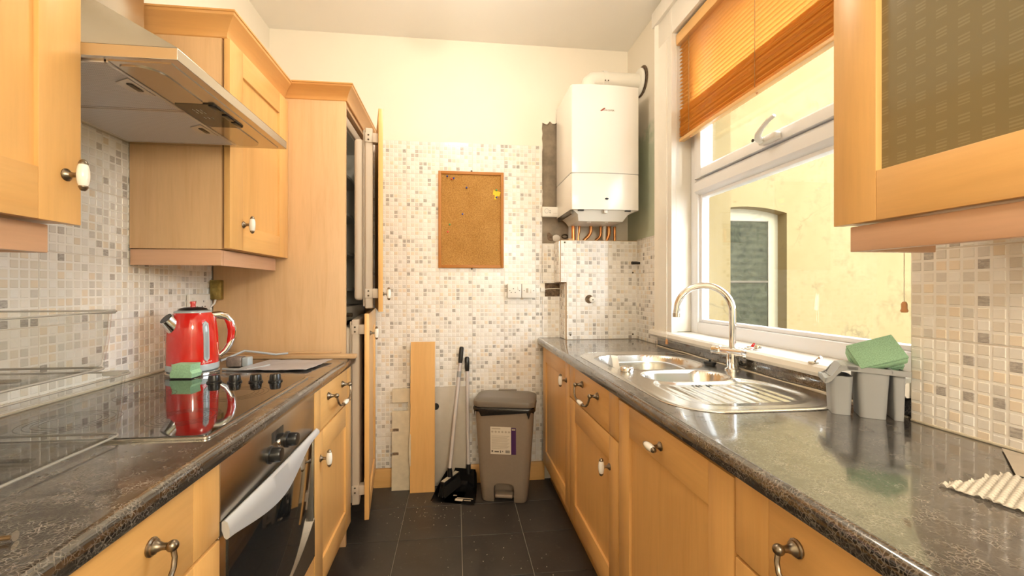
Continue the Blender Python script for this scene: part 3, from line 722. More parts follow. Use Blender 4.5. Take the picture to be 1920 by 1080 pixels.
def shaker(unit, tf, a0, a1, b0, b1, stile=0.088, rail=0.092, t=0.020, panel='maple_z', grain='y', knobs=(), rec=0.009):
    d = lbox(tf, a0 + stile - 0.006, a1 - stile + 0.006, 0.002, t - rec, b0 + rail - 0.006, b1 - rail + 0.006, bev=0).build('door', M[panel], unit)
    lbox(tf, a0, a0 + stile, 0, t, b0, b1).build('stile', M['maple_z'], d); lbox(tf, a1 - stile, a1, 0, t, b0, b1).build('stile', M['maple_z'], d)
    for (q0, q1) in ((b0, b0 + rail), (b1 - rail, b1)):
        lbox(tf, a0 + stile + 0.0004, a1 - stile - 0.0004, 0, t - 0.0003, q0, q1, bev=0.001).build('rail', M['maple_' + grain], d)
    for (a, b, h) in knobs: knob(tf, a, b, t, d, h)
    return d
def drawer(unit, tf, a0, a1, b0, b1, stile=0.088, t=0.020, grain='y', handle=True):
    d = lbox(tf, a0 + stile + 0.0004, a1 - stile - 0.0004, 0, t - 0.0003, b0, b1, bev=0.001).build('drawer', M['maple_' + grain], unit)
    lbox(tf, a0, a0 + stile, 0, t, b0, b1).build('stile', M['maple_z'], d); lbox(tf, a1 - stile, a1, 0, t, b0, b1).build('stile', M['maple_z'], d)
    if handle: bow_handle(tf, (a0 + a1) / 2, (b0 + b1) / 2 + 0.022, t, d)
    return d
def cornice(unit, base, top, z0, z1, mats):
    """moulding between two open polylines (foot and lip), mitred"""
    prof = [(0.0, 0.0), (0.06, 0.04), (0.10, 0.16), (0.30, 0.42), (0.62, 0.66), (0.88, 0.80), (0.92, 0.90), (1.0, 0.92), (1.0, 1.0)]
    for i in range(len(base) - 1):
        rr = []
        for k in (i, i + 1):
            b, t = Vector(base[k]), Vector(top[k])
            ring = [(b + (t - b) * f).to_3d() + Vector((0, 0, z0 + (z1 - z0) * h)) for f, h in prof]
            inn = b - (t - b) * 0.35
            ring += [inn.to_3d() + Vector((0, 0, z1)), inn.to_3d() + Vector((0, 0, z0))]
            rr.append(ring)
        MB().rings(rr).build('cornice', M[mats[i]], unit, angle=28)

# ------------------------------------------------------------------ left run of base units
LX = -0.510                                       # carcass front, door front at -0.490
def TFL(y): return TF((LX, y, 0), (0, 1, 0), (1, 0, 0))
def carc(unit, y0, y1, left=True):
    if left: MB().box(-1.095, LX - 0.001, y0, y1, 0.121, 0.862).build('carcass', M['laminate_y'], unit)
    else:
        g = 0.018
        for q in ((0.567, 1.06, y0, y0 + g, 0.121, 0.862), (0.567, 1.06, y1 - g, y1, 0.121, 0.862)): MB().box(*q).build('side_panel', M['laminate_z'], unit)
        MB().box(0.567, 1.06, y0 + g, y1 - g, 0.121, 0.139).build('bottom_panel', M['laminate_y'], unit)
        MB().box(1.05, 1.06, y0 + g, y1 - g, 0.139, 0.70).build('back_panel', M['laminate_z'], unit)
        MB().box(0.567, 0.585, y0 + g, y1 - g, 0.80, 0.862).build('front_rail', M['laminate_y'], unit)
u = thing('base_cabinet', 'maple three-drawer base cabinet nearest the camera on the left', 'cabinet', (-0.8, 0.64, 0)); carc(u, 0.343, 0.939)
tf = TFL(0.341); drawer(u, tf, 0, 0.598, 0.702, 0.856); drawer(u, tf, 0, 0.598, 0.420, 0.694); drawer(u, tf, 0, 0.598, 0.125, 0.412)
u = thing('base_cabinet', 'maple base cabinet with drawer and door between the oven and the fridge', 'cabinet', (-0.8, 1.78, 0)); carc(u, 1.537, 2.040)
tf = TFL(1.535); drawer(u, tf, 0, 0.505, 0.702, 0.862, 0.062); shaker(u, tf, 0, 0.505, 0.125, 0.695, knobs=[(0.060, 0.600, False)])
# plinths
tag(MB().box(-0.560, -0.544, 0.30, 2.05, 0.001, 0.119, 0.001).build('plinth', M['maple_y'], loc=(-0.55, 1.2, 0)), 'maple plinth board along the foot of the left units', 'plinth')
tag(MB().box(0.596, 0.612, 0.26, 2.62, 0.001, 0.119, 0.001).build('plinth', M['maple_y'], loc=(0.6, 1.4, 0)), 'maple plinth board along the foot of the sink units', 'plinth')

# built-under oven
u = thing('oven', 'stainless steel built-under oven with black glass door', 'oven', (-0.78, 1.237, 0.27))
OX = -0.507; tf = TF((OX, 0.944, 0), (0, 1, 0), (1, 0, 0)); OW = 0.587
MB().box(-1.09, OX - 0.001, 0.946, 1.529, 0.29, 0.858).build('body', M['dark_metal'], u)
lbox(tf, 0, OW, 0, 0.016, 0.728, 0.861, bev=0.002).build('control_panel', M['steel'], u)
dsp = lbox(tf, 0.247, 0.322, 0.0155, 0.0168, 0.800, 0.830, bev=0).build('display', M['oven_glass'], u)
for a, b in ((0.238, 0.776), (0.352, 0.777)):
    MB().lathe([(0.0235, 0), (0.0235, 0.004), (0.0195, 0.006), (0.0185, 0.026), (0.017, 0.029), (0.008, 0.030)], 22, (0, 0, 0), 'y', tf=lambda p: tf(Vector((a + p.x, 0.016 + p.y, b + p.z)))).build('control_knob', M['black_plastic'], u)
MB().sphere((0, 0, 0), 0.009, 12, 8, (1, 0.5, 1.1), tf=lambda p: tf(Vector((0.294 + p.x, 0.016 + p.y, 0.788 + p.z)))).build('indicator_lamp', M['chrome'], u)
dr = lbox(tf, 0, OW, 0, 0.012, 0.285, 0.724, bev=0.002).build('door', M['steel'], u)
lbox(tf, 0.030, OW - 0.012, 0.0115, 0.0165, 0.30, 0.722, bev=0.001).build('door_glass', M['oven_glass'], dr)
lbox(tf, OW - 0.014, OW - 0.002, 0.0115, 0.0175, 0.30, 0.722, bev=0.001).build('side_trim', M['steel'], dr)
cur = [(0.03 + (OW - 0.032) * i / 14, 0.345 + 0.075 * (abs(i - 6.0) / 8.0) ** 2.2) for i in range(15)]
MB().prism([(0.03, 0.287), (OW - 0.002, 0.287)] + cur[::-1], 'y', 0.0115, 0.0185, tf=tf).build('door_lip', M['steel'], dr)
# broad curved handle
rr = []
for i in range(33):
    t = i / 32.0; a = OW * t
    zt = 0.731 + 0.002 * math.sin(PI * t)
    if t < 0.45: w = 0.040 + 0.045 * math.sin(PI / 2 * t / 0.45) ** 1.2
    else: w = 0.021 + 0.064 * (0.5 + 0.5 * math.cos(PI * min(1, (t - 0.45) / 0.45)))
    o = 0.018 + 0.006 * math.sin(PI * t)
    rr.append([tf(Vector((a, c, z))) for c, z in ((o, zt - 0.003), (o + 0.006, zt), (o + 0.012, zt - 0.004), (o + 0.016, zt - w * 0.5), (o + 0.016, zt - w + 0.004), (o + 0.010, zt - w), (o + 0.005, zt - w + 0.004), (o, zt - w * 0.5))])
MB().rings(rr).build('handle', M['silver'], dr, angle=50)
tag(lbox(TFL(0.943), 0, 0.589, 0, 0.018, 0.125, 0.282).build('oven_filler_panel', M['maple_y'], loc=(-0.5, 1.237, 0.125)), 'maple filler panel below the oven', 'panel')

# left worktop with rolled front edge
def edge_prof(x0, xe, sgn):
    """profile in (x, z); xe is the front nose, x0 the start of the flat"""
    r = 0.016; pts = [(x0, ZW)]
    for i in range(7):
        t = PI / 2 * i / 6; pts.append((xe - sgn * r + sgn * r * math.sin(t), ZW - r + r * math.cos(t)))
    pts += [(xe, ZW - 0.028), (xe - sgn * 0.004, 0.867), (xe - sgn * 0.012, 0.8645), (x0, 0.8645)]
    return pts
wt = MB().prism(edge_prof(-1.098, -0.468, 1), 'y', 0.20, 2.046).build('worktop', M['worktop'], loc=(-0.8, 1.1, 0.865))
tag(wt, 'dark stone-look laminate worktop holding the hob and the red kettle', 'worktop')

# ------------------------------------------------------------------ left wall units
def TFW(y): return TF((-0.797, y, 0), (0, 1, 0), (1, 0, 0))
def wall_unit(unit, y0, y1, z0=1.352, z1=2.085, x0=-1.098, x1=-0.806, hollow=True):
    g = 0.018
    MB().box(x0, x1, y0, y0 + g, z0, z1, 0.001).build('side_panel', M['laminate_z'], unit)
    MB().box(x0, x1, y1 - g, y1, z0, z1, 0.001).build('side_panel', M['laminate_z'], unit)
    MB().box(x0, x1, y0 + g, y1 - g, z0, z0 + g).build('bottom_panel', M['laminate_y'], unit)
    MB().box(x0, x1, y0 + g, y1 - g, z1 - g, z1).build('top_panel', M['laminate_y'], unit)
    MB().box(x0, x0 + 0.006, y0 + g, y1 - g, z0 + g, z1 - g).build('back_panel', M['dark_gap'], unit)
    MB().box(x0 + 0.006, x1 - 0.02, y0 + g, y1 - g, (z0 + z1) / 2, (z0 + z1) / 2 + g).build('shelf', M['laminate_y'], unit)
u = thing('wall_cabinet', 'maple wall cabinet at the left edge, nearest the camera', 'wall cabinet', (-0.95, 0.67, 1.29))
wall_unit(u, 0.376, 0.966); shaker(u, TFW(0.374), 0, 0.597, 1.350, 2.083, 0.090, 0.098, 0.020, knobs=[(0.563, 1.447, False)])
MB().box(-0.826, -0.808, 0.376, 0.935, 1.290, 1.346, 0.0015).build('pelmet', M['pelmet_y'], u)
MB().box(-1.09, -0.827, 0.917, 0.935, 1.290, 1.346, 0.0015).build('pelmet', M['pelmet_x'], u)
u = thing('wall_cabinet', 'maple wall cabinet between the extractor hood and the tall fridge unit', 'wall cabinet', (-0.95, 1.8, 1.298))
wall_unit(u, 1.556, 2.044, 1.355); shaker(u, TF((-0.797, 1.553, 0), (0.010, 1, 0), (1, -0.010, 0)), 0, 0.492, 1.357, 2.083, 0.088, 0.090, 0.020, knobs=[(0.090, 1.452, False)])
MB().box(-0.826, -0.808, 1.574, 2.000, 1.298, 1.352, 0.0015).build('pelmet', M['pelmet_y'], u); MB().box(-1.096, -0.808, 1.556, 1.5735, 1.298, 1.352, 0.0015).build('pelmet', M['pelmet_x'], u)
cornice(u, [(-1.098, 1.558), (-0.792, 1.558), (-0.792, 2.052)], [(-1.098, 1.512), (-0.742, 1.512), (-0.742, 2.006)], 2.086, 2.160, ['cornice_x', 'cornice_y'])

# ------------------------------------------------------------------ tall fridge housing with both doors ajar
u = thing('tall_cabinet', 'tall maple fridge housing with both doors hanging open', 'cabinet', (-0.8, 2.35, 0))
MB().box(-1.098, -0.516, 2.050, 2.068, 0.001, 2.098, 0.001).build('side_panel', M['laminate_z'], u)
MB().box(-1.098, -0.516, 2.628, 2.640, 0.001, 2.098).build('side_panel', M['laminate_z'], u)
MB().box(-1.098, -0.520, 2.068, 2.628, 2.080, 2.098).build('top_panel', M['laminate_y'], u)
cornice(u, [(-0.790, 2.052), (-0.512, 2.052), (-0.512, 2.640)], [(-0.742, 2.006), (-0.474, 2.006), (-0.474, 2.640)], 2.099, 2.166, ['cornice_x', 'cornice_y'])
dU = Vector((-0.125, 0.580, 0)).normalized(); nU = Vector((dU.y, -dU.x, 0))
tfU = TF(Vector((-0.345, 2.052, 0)) - nU * 0.021, dU, nU)
shaker(u, tfU, 0, 0.595, 1.107, 2.071, 0.085, 0.088, 0.021, knobs=[(0.070, 1.192, False)])
dL = Vector((-0.078, 0.590, 0)).normalized(); nL = Vector((dL.y, -dL.x, 0))
tfL = TF(Vector((-0.409, 2.050, 0)) - nL * 0.021, dL, nL)
shaker(u, tfL, 0, 0.590, 0.124, 1.098, 0.085, 0.088, 0.021, knobs=[(0.065, 1.000, False)])

f = thing('fridge_freezer', 'built-in fridge freezer standing open inside the tall maple housing', 'fridge', (-0.8, 2.35, 0.1))
X0, X1, Y0, Y1 = -1.085, -0.545, 2.078, 2.620
mb = MB()
for bx in ((X0, X0 + 0.03, Y0, Y1, 0.10, 2.06), (X0, X1, Y0, Y0 + 0.03, 0.10, 2.06), (X0, X1, Y1 - 0.03, Y1, 0.10, 2.06), (X0, X1, Y0, Y1, 2.01, 2.06), (X0, X1, Y0, Y1, 1.055, 1.125), (X0, X1, Y0, Y1, 0.10, 0.19)): mb.box(*bx)
mb.build('body', M['fridge_inner'], f, smooth=False)
MB().box(X1 - 0.004, X1 + 0.012, Y0, Y1, 2.015, 2.062, 0.003).build('top_trim', M['fridge_white'], f)
M['shelf_plastic'] = plain('pale_shelf', (0.72, 0.73, 0.68), 0.3)
for z in (1.205, 1.395, 1.600, 1.800):
    arcp = [(X0 + 0.04, Y0 + 0.035), (X1 - 0.05, Y0 + 0.035)] + [(X1 - 0.05 + 0.03 * math.sin(PI * i / 10), Y0 + 0.035 + (Y1 - Y0 - 0.07) * i / 10) for i in range(1, 10)] + [(X1 - 0.05, Y1 - 0.035), (X0 + 0.04, Y1 - 0.035)]
    MB().prism(arcp, 'z', z, z + 0.014).build('shelf', M['shelf_plastic'], f)
for (tf, z0, z1, lz0, lz1) in ((tfU, 1.122, 1.985, 1.162, 1.935), (tfL, 0.185, 1.070, 0.225, 1.030)):
    d = lbox(tf, 0.028, 0.575, -0.060, -0.024, z0, z1, bev=0.006, seg=3).build('door', M['fridge_white'], f)
    lbox(tf, 0.034, 0.565, -0.069, -0.060, z0 + 0.01, z1 - 0.01, bev=0.003).build('gasket', M['rubber'], d)
    MB().box(0.042, 0.548, -0.108, -0.064, lz0, lz1, 0.016, 4, tf=tf).build('door_liner', M['fridge_white'], d)
    for z in (z0 + 0.05, z1 - 0.07):
        mb = MB().box(0.020, 0.060, -0.0275, -0.001, z, z + 0.045, 0.002, tf=tf).box(0.0235, 0.0285, -0.060, -0.024, z, z + 0.045, 0.001, tf=tf); mb.build('slide_bracket', M['fridge_white'], d)
        mb = MB()
        for q in (-0.045, -0.016):
            for zz in (0.012, 0.034): mb.sphere((0, 0, 0), 0.0045, 8, 6, (1, 1, 1), tf=lambda p: tf(Vector((0.0225 + p.x * 0.5, q + p.y, z + zz + p.z))))
        mb.build('bracket_screw', M['dark_metal'], d)
MB().lathe([(0.010, 0), (0.010, 0.30)], 10, (0, 0, 0), 'x', tf=lambda p: Vector((-0.80 + p.x, 2.11, 1.09)) + Vector((0, p.y, p.z))).build('hinge_bar', M['dark_metal'], f)

# ------------------------------------------------------------------ right run of base units
def TFR(y): return TF((0.565, y, 0), (0, 1, 0), (-1, 0, 0))
u = thing('base_cabinet', 'maple corner base cabinet with one tall door beside the bin', 'cabinet', (0.8, 2.3, 0)); carc(u, 1.990, 2.612, False)
shaker(u, TFR(1.988), 0, 0.620, 0.125, 0.858, 0.075, 0.092, knobs=[(0.055, 0.762, False)])
u = thing('base_cabinet', 'maple base cabinet with drawer and door below the sink bowls', 'cabinet', (0.8, 1.68, 0)); carc(u, 1.373, 1.984, False)
drawer(u, TFR(1.371), 0, 0.613, 0.700, 0.858); shaker(u, TFR(1.371), 0, 0.613, 0.125, 0.694, knobs=[(0.080, 0.582, False)])
u = thing('appliance_door', 'maple panel door of the built-in appliance below the drainer', 'door', (0.7, 1.07, 0)); carc(u, 0.777, 1.365, False)
shaker(u, TFR(0.775), 0, 0.592, 0.125, 0.845, 0.085, 0.098, knobs=[(0.300, 0.795, True)])
u = thing('base_cabinet', 'maple drawer base cabinet nearest the camera on the right', 'cabinet', (0.8, 0.52, 0)); carc(u, 0.272, 0.768, False)
tf = TFR(0.270); drawer(u, tf, 0, 0.500, 0.700, 0.858); drawer(u, tf, 0, 0.500, 0.420, 0.693); drawer(u, tf, 0, 0.500, 0.125, 0.412)

# right worktop: rolled edge, cut-out for the sink
SH = (0.625, 1.035, 1.07, 1.905)
mb = MB().prism(edge_prof(SH[0], 0.516, -1), 'y', 0.02, YB - 0.009)
mb.box(SH[0], SH[1], 0.02, SH[2], 0.8645, ZW).box(SH[0], SH[1], SH[3], YB - 0.009, 0.8645, ZW)
mb.box(SH[1], 1.0695, 0.02, YB - 0.009, 0.8645, ZW).box(1.0695, 1.111, 0.889, YB - 0.009, 0.8645, ZW)
wt = mb.build('worktop', M['worktop'], loc=(0.8, 1.3, 0.865)); tag(wt, 'dark stone-look laminate worktop holding the steel sink under the window', 'worktop')
up = MB().box(1.092, 1.1105, 0.889, 2.188, ZW + 0.0005, 0.9545, 0.0015).build('upstand', M['worktop'], loc=(1.1, 1.5, ZW)); tag(up, 'dark laminate upstand strip behind the sink under the window board', 'upstand')
MB().tube([(1.088, 0.90 + 0.129 * i, ZW + 0.001 + 0.002 * ((i * 7) % 3)) for i in range(11)], 0.0035, 6).build('sealant', M['mastic'], up)

# right wall unit with etched glass door
u = thing('wall_cabinet', 'maple wall cabinet with patterned glass door at the right edge', 'wall cabinet', (0.93, 0.52, 1.29))
g = 0.018
for bx, nm, mt in (((0.778, 1.068, 0.272, 0.290, 1.345, 2.083), 'side_panel', 'laminate_z'), ((0.778, 1.068, 0.748, 0.766, 1.345, 2.083), 'side_panel', 'laminate_z'), ((0.778, 1.068, 0.290, 0.748, 1.345, 1.363), 'bottom_panel', 'laminate_y'), ((0.778, 1.068, 0.290, 0.748, 2.065, 2.083), 'top_panel', 'laminate_y'), ((1.055, 1.068, 0.290, 0.748, 1.363, 2.065), 'back_panel', 'laminate_z'), ((0.80, 1.055, 0.290, 0.748, 1.69, 1.708), 'shelf', 'laminate_y')):
    MB().box(*bx, 0.001).build(nm, M[mt], u)
tf = TF((0.7765, 0.270, 0), (0, 1, 0), (-1, 0, 0))
shaker(u, tf, 0, 0.498, 1.343, 2.083, 0.086, 0.090, 0.021, panel='cab_glass', rec=0.012)
MB().box(0.766, 0.784, 0.272, 0.742, 1.290, 1.3385, 0.0015).build('pelmet', M['pelmet_y'], u); MB().box(0.7845, 0.935, 0.7245, 0.742, 1.290, 1.3385, 0.0015).build('pelmet', M['pelmet_x'], u)

# ------------------------------------------------------------------ extractor hood
u = thing('cooker_hood', 'stainless steel chimney extractor hood over the hob', 'extractor hood', (-0.85, 1.26, 1.705))
hx0, hx1, hy0, hy1, hz = -1.098, -0.590, 0.969, 1.551, 1.706
tx1, ty0, ty1, tz = -0.930, 1.140, 1.378, 1.955
mb = MB()
mb.rings([[(hx0, hy0, hz + 0.026), (hx1, hy0, hz + 0.026), (hx1, hy1, hz + 0.026), (hx0, hy1, hz + 0.026)], [(hx0, ty0, tz), (tx1, ty0, tz), (tx1, ty1, tz), (hx0, ty1, tz)]])
mb.box(hx0, hx1, hy0, hy1, hz, hz + 0.026, 0.0012)
mb.build('canopy', M['steel'], u, angle=20)
MB().box(hx0, tx1 - 0.001, ty0 + 0.001, ty1 - 0.001, tz - 0.01, ZC - 0.002, 0.001).build('chimney', M['steel'], u)
for (y0, y1, ly) in ((0.990, 1.236, 1.100), (1.246, 1.512, 1.378)):
    fl = MB().prism([(-1.07, y0), (-0.745, y0), (-0.745, y1), (-1.07, y1)], 'z', hz - 0.003, hz + 0.002).build('filter', M['filter'], u)
    mb = MB()
    for bx in ((-1.072, -0.741, y0 - 0.003, y0 + 0.004), (-1.072, -0.741, y1 - 0.004, y1 + 0.003), (-0.747, -0.738, y0 - 0.003, y1 + 0.003), (-1.074, -1.066, y0 - 0.003, y1 + 0.003)): mb.box(*bx, hz - 0.0045, hz + 0.001, 0.001)
    mb.build('filter_frame', M['filter_rim'], fl)
    MB().prism([(-0.790, ly - 0.022), (-0.748, ly - 0.045), (-0.748, ly + 0.045), (-0.790, ly + 0.022)], 'z', hz - 0.006, hz - 0.002).build('latch_plate', M['filter_rim'], fl)
    MB().box(-0.770, -0.757, ly - 0.020, ly + 0.020, hz - 0.0085, hz - 0.0055, 0.002).build('latch', M['dark_metal'], fl)
M['hood_dark'] = plain('hood_control_strip', (0.055, 0.045, 0.036), 0.12, 0.3)
M['lamp_cover'] = plain('lamp_cover', (0.50, 0.44, 0.36), 0.16, 0.75)
def under(name, pts, z0, z1, mat, par=u): return MB().prism(pts, 'z', z0, z1).build(name, mat, par)
under('front_strip', [(-0.736, 0.985), (-0.612, 0.985), (-0.612, 1.535), (-0.736, 1.535)], hz - 0.002, hz + 0.002, M['steel'])
under('lamp_cover', rrect(-0.733, -0.654, 1.000, 1.182, [0.015, 0.045, 0.01, 0.01]), hz - 0.0045, hz - 0.0015, M['lamp_cover'])
under('lamp_cover', rrect(-0.733, -0.654, 1.348, 1.520, [0.01, 0.01, 0.045, 0.015]), hz - 0.0045, hz - 0.0015, M['lamp_cover'])
cp = under('control_strip', rrect(-0.733, -0.632, 1.184, 1.346, 0.012), hz - 0.0050, hz - 0.0015, M['hood_dark'])
for y in (1.205, 1.270, 1.318):
    MB().box(-0.648, -0.634, y - 0.020, y + 0.020, hz - 0.0085, hz - 0.0045, 0.002).build('slide_switch', M['black_plastic'], cp)
mb = MB()
for k in range(9):
    x = -0.705 + 0.010 * (k % 3); y = 1.225 + 0.016 * (k // 3) + 0.02 * (k // 6)
    mb.box(x - 0.0008, x + 0.0008, y - 0.006, y + 0.006, hz - 0.0054, hz - 0.0050)
mb.build('printed_marks', M['white_plastic'], cp)
# ------------------------------------------------------------------ hob
u = thing('hob', 'black glass ceramic hob with four knobs set in the left worktop', 'hob', (-0.77, 1.24, ZW))
MB().prism(rrect(-1.022, -0.512, 0.938, 1.545, 0.012), 'z', ZW + 0.0006, ZW + 0.005).build('steel_trim', M['steel'], u)
MB().prism(rrect(-1.014, -0.520, 0.947, 1.538, 0.010), 'z', ZW + 0.004, ZW + 0.0068).build('glass', M['hob_glass'], u)
M['hob_ring'] = plain('hob_ring', (0.05, 0.043, 0.04), 0.12)
for (x, y, r) in ((-0.645, 1.085, 0.075), (-0.645, 1.310, 0.090), (-0.885, 1.080, 0.090), (-0.885, 1.315, 0.072)):
    mb = MB()
    for q in (r, r * 0.86, r * 0.72, r * 0.58):
        rr = [[(x + k * math.cos(2 * PI * j / 40), y + k * math.sin(2 * PI * j / 40), ZW + 0.0070) for j in range(40)] for k in (q, q - 0.0018)]
        mb.rings(rr, True, False, False)
    mb.build('heat_zone', M['hob_ring'], u)
for (x, y) in ((-0.784, 1.470), (-0.720, 1.468), (-0.654, 1.466), (-0.594, 1.468)):
    MB().lathe([(0.0215, 0), (0.0215, 0.004), (0.0180, 0.006), (0.0165, 0.020), (0.0150, 0.0245), (0.007, 0.026)], 22, (x, y, ZW + 0.0068)).build('control_knob', M['black_plastic'], u)

# ------------------------------------------------------------------ red kettle on its base
kx, ky, kz = -0.958, 1.660, ZW
u = thing('kettle', 'red enamel kettle with chrome spout and handle on the left worktop', 'kettle', (kx, ky, kz)); u.scale = (0.93, 0.93, 1.0)
MB().lathe([(0.088, 0.0005), (0.090, 0.006), (0.089, 0.013), (0.083, 0.0165), (0.06, 0.017)], 40, (kx, ky, kz)).build('power_base', M['chrome'], u)
MB().lathe([(0.080, 0.018), (0.0865, 0.020), (0.0868, 0.040), (0.086, 0.042)], 40, (kx, ky, kz)).build('bottom_band', M['kettle_grey'], u)
MB().lathe([(0.0862, 0.0415), (0.0862, 0.060), (0.0858, 0.090), (0.0855, 0.125), (0.0835, 0.160), (0.0790, 0.190), (0.0715, 0.212), (0.0625, 0.223), (0.0605, 0.2265)], 44, (kx, ky, kz)).build('body', M['red'], u)
lid = MB().lathe([(0.0615, 0.2255), (0.0605, 0.231), (0.054, 0.2335), (0.050, 0.2345)], 40, (kx, ky, kz)).build('lid_rim', M['kettle_grey'], u)
ld = MB().lathe([(0.0505, 0.2335), (0.045, 0.240), (0.030, 0.2445), (0.008, 0.246)], 32, (kx, ky, kz)).build('lid', M['black_plastic'], u)
MB().lathe([(0.010, 0.244), (0.0085, 0.252), (0.0105, 0.262), (0.009, 0.266), (0.003, 0.267)], 16, (kx, ky, kz)).build('lid_knob', M['red'], ld)
sdir = Vector((-0.52, -0.85, 0)).normalized(); K = Vector((kx, ky, kz))
def off(d, r, z): return K + d * r + Vector((0, 0, z))
MB().tube([off(sdir, 0.045, 0.165), off(sdir, 0.064, 0.180), off(sdir, 0.082, 0.197), off(sdir, 0.093, 0.208)], [0.033, 0.031, 0.0265, 0.0245], 24).build('spout', M['chrome'], u)
MB().tube([off(sdir, 0.0925, 0.2076), off(sdir, 0.0938, 0.2088)], [0.0215, 0.0215], 24).build('spout_mouth', M['black_plastic'], u)
hdir = Vector((0.80, 0.60, 0)).normalized()
hp = [(0.058, 0.213), (0.085, 0.214), (0.112, 0.206), (0.129, 0.186), (0.136, 0.158), (0.134, 0.128), (0.124, 0.100), (0.108, 0.076), (0.088, 0.060)]
MB().tube([off(hdir, r, z) for r, z in hp], [0.013, 0.0145, 0.0145, 0.014, 0.0135, 0.013, 0.012, 0.011, 0.009], 14).build('handle', M['chrome'], u)
MB().tube([off(hdir, r - 0.005, z - 0.002) for r, z in hp[2:7]], [0.008, 0.0150, 0.0160, 0.0150, 0.008], 12).build('handle_grip', M['red'], u)
# water window
gdir = Vector((0.86, -0.51, 0)).normalized(); gs = Vector((-gdir.y, gdir.x, 0))
def rb(z):
    pr = [(0.0862, 0.0415), (0.0862, 0.060), (0.0858, 0.090), (0.0855, 0.125), (0.0835, 0.160), (0.0790, 0.190), (0.0715, 0.212)]
    for (r0, z0), (r1, z1) in zip(pr, pr[1:]):
        if z <= z1: return r0 + (r1 - r0) * (z - z0) / (z1 - z0)
    return 0.068
def gauge(name, hw_, z0, z1, out, mat):
    rr = []
    for i in range(17):
        z = z0 + (z1 - z0) * i / 16; e = min(1.0, math.sqrt(max(0.02, 1 - (max(0, abs(z - (z0 + z1) / 2) - ((z1 - z0) / 2 - hw_)) / hw_) ** 2)))
        w = hw_ * e; r = rb(z)
        rr.append([off(gdir, r - 0.004, z) - gs * w, off(gdir, r + out, z) - gs * w * 0.85, off(gdir, r + out + 0.0012, z), off(gdir, r + out, z) + gs * w * 0.85, off(gdir, r - 0.004, z) + gs * w])
    return MB().rings(rr).build(name, mat, u)
gauge('water_window_frame', 0.0115, 0.052, 0.196, 0.0022, M['kettle_grey'])
gauge('water_window', 0.0072, 0.060, 0.188, 0.0032, plain('water_window', (0.30, 0.35, 0.40), 0.12, coat=0.5))
# worn lettering under the water window
mb = MB()
random.seed(21)
for k in range(26):
    a = (random.random() - 0.45) * 0.40; z = 0.046 + random.random() * 0.008 * (1 - abs(a)); dd = Matrix.Rotation(a, 3, 'Z') @ gdir
    p = off(dd, rb(z) + 0.0002, z); s_ = Matrix.Rotation(PI / 2, 3, 'Z') @ dd
    q = 0.0008 + random.random() * 0.0016
    mb.rings([[p - s_ * q, p + s_ * q, p + s_ * q + Vector((0, 0, 0.0012)), p - s_ * q + Vector((0, 0, 0.0012))], [p - s_ * q + dd * 0.0004, p + s_ * q + dd * 0.0004, p + s_ * q + Vector((0, 0, 0.0012)) + dd * 0.0004, p - s_ * q + Vector((0, 0, 0.0012)) + dd * 0.0004]])
mb.build('worn_lettering', plain('worn_lettering', (0.80, 0.55, 0.50), 0.5), u)
# its lead and plug
pts = [(-0.885, 1.715, ZW + 0.006), (-0.84, 1.70, ZW + 0.006), (-0.79, 1.70, ZW + 0.006), (-0.755, 1.735, ZW + 0.007), (-0.74, 1.775, ZW + 0.008)]
tag(MB().tube(pts, 0.0042, 8).build('power_lead', M['cable'], loc=(-0.82, 1.71, ZW)), 'pale grey kettle lead curling on the worktop in front of the plug', 'lead')
tag(MB().tube([(-0.915, 1.760, ZW + 0.030), (-0.87, 1.850, ZW + 0.055), (-0.83, 1.875, ZW + 0.045), (-0.78, 1.93, ZW + 0.026), (-0.74, 1.96, ZW + 0.026)], 0.0045, 8).build('cable', M['cable'], loc=(-0.85, 1.84, ZW)), 'dark grey cable arching behind the kettle over the timber strips', 'cable')
u = thing('plug', 'brown and grey mains plug lying behind the kettle', 'plug', (-0.865, 1.80, ZW))
MB().box(-0.905, -0.848, 1.775, 1.822, ZW + 0.001, ZW + 0.040, 0.006, 3).build('plug_body', plain('dusty_brown_plastic', (0.20, 0.16, 0.14), 0.6, var=0.3, vscale=90), u)
MB().box(-0.8475, -0.822, 1.778, 1.820, ZW + 0.001, ZW + 0.038, 0.005, 3).build('plug_face', M['kettle_grey'], u)

# green grip sponge on the hob
u = thing('sponge', 'green notched sponge standing on the hob in front of the kettle', 'sponge', (-0.922, 1.555, ZW + 0.0076), math.radians(-4))
prof = [(-0.034, 0), (0.036, 0), (0.040, 0.014), (0.030, 0.024), (0.036, 0.046), (-0.030, 0.046), (-0.026, 0.030), (-0.036, 0.014)]
MB().prism([(a_, b_ + 0.003) for a_, b_ in prof], 'y', -0.024, 0.026, 0.0015).build('sponge_foam', M['sponge'], u, local=True)
MB().prism([(-0.035, 0.0), (0.037, 0.0), (0.037, 0.003), (-0.035, 0.003)], 'y', -0.0248, 0.0268).build('scouring_pad', M['black_matt'], u, local=True)

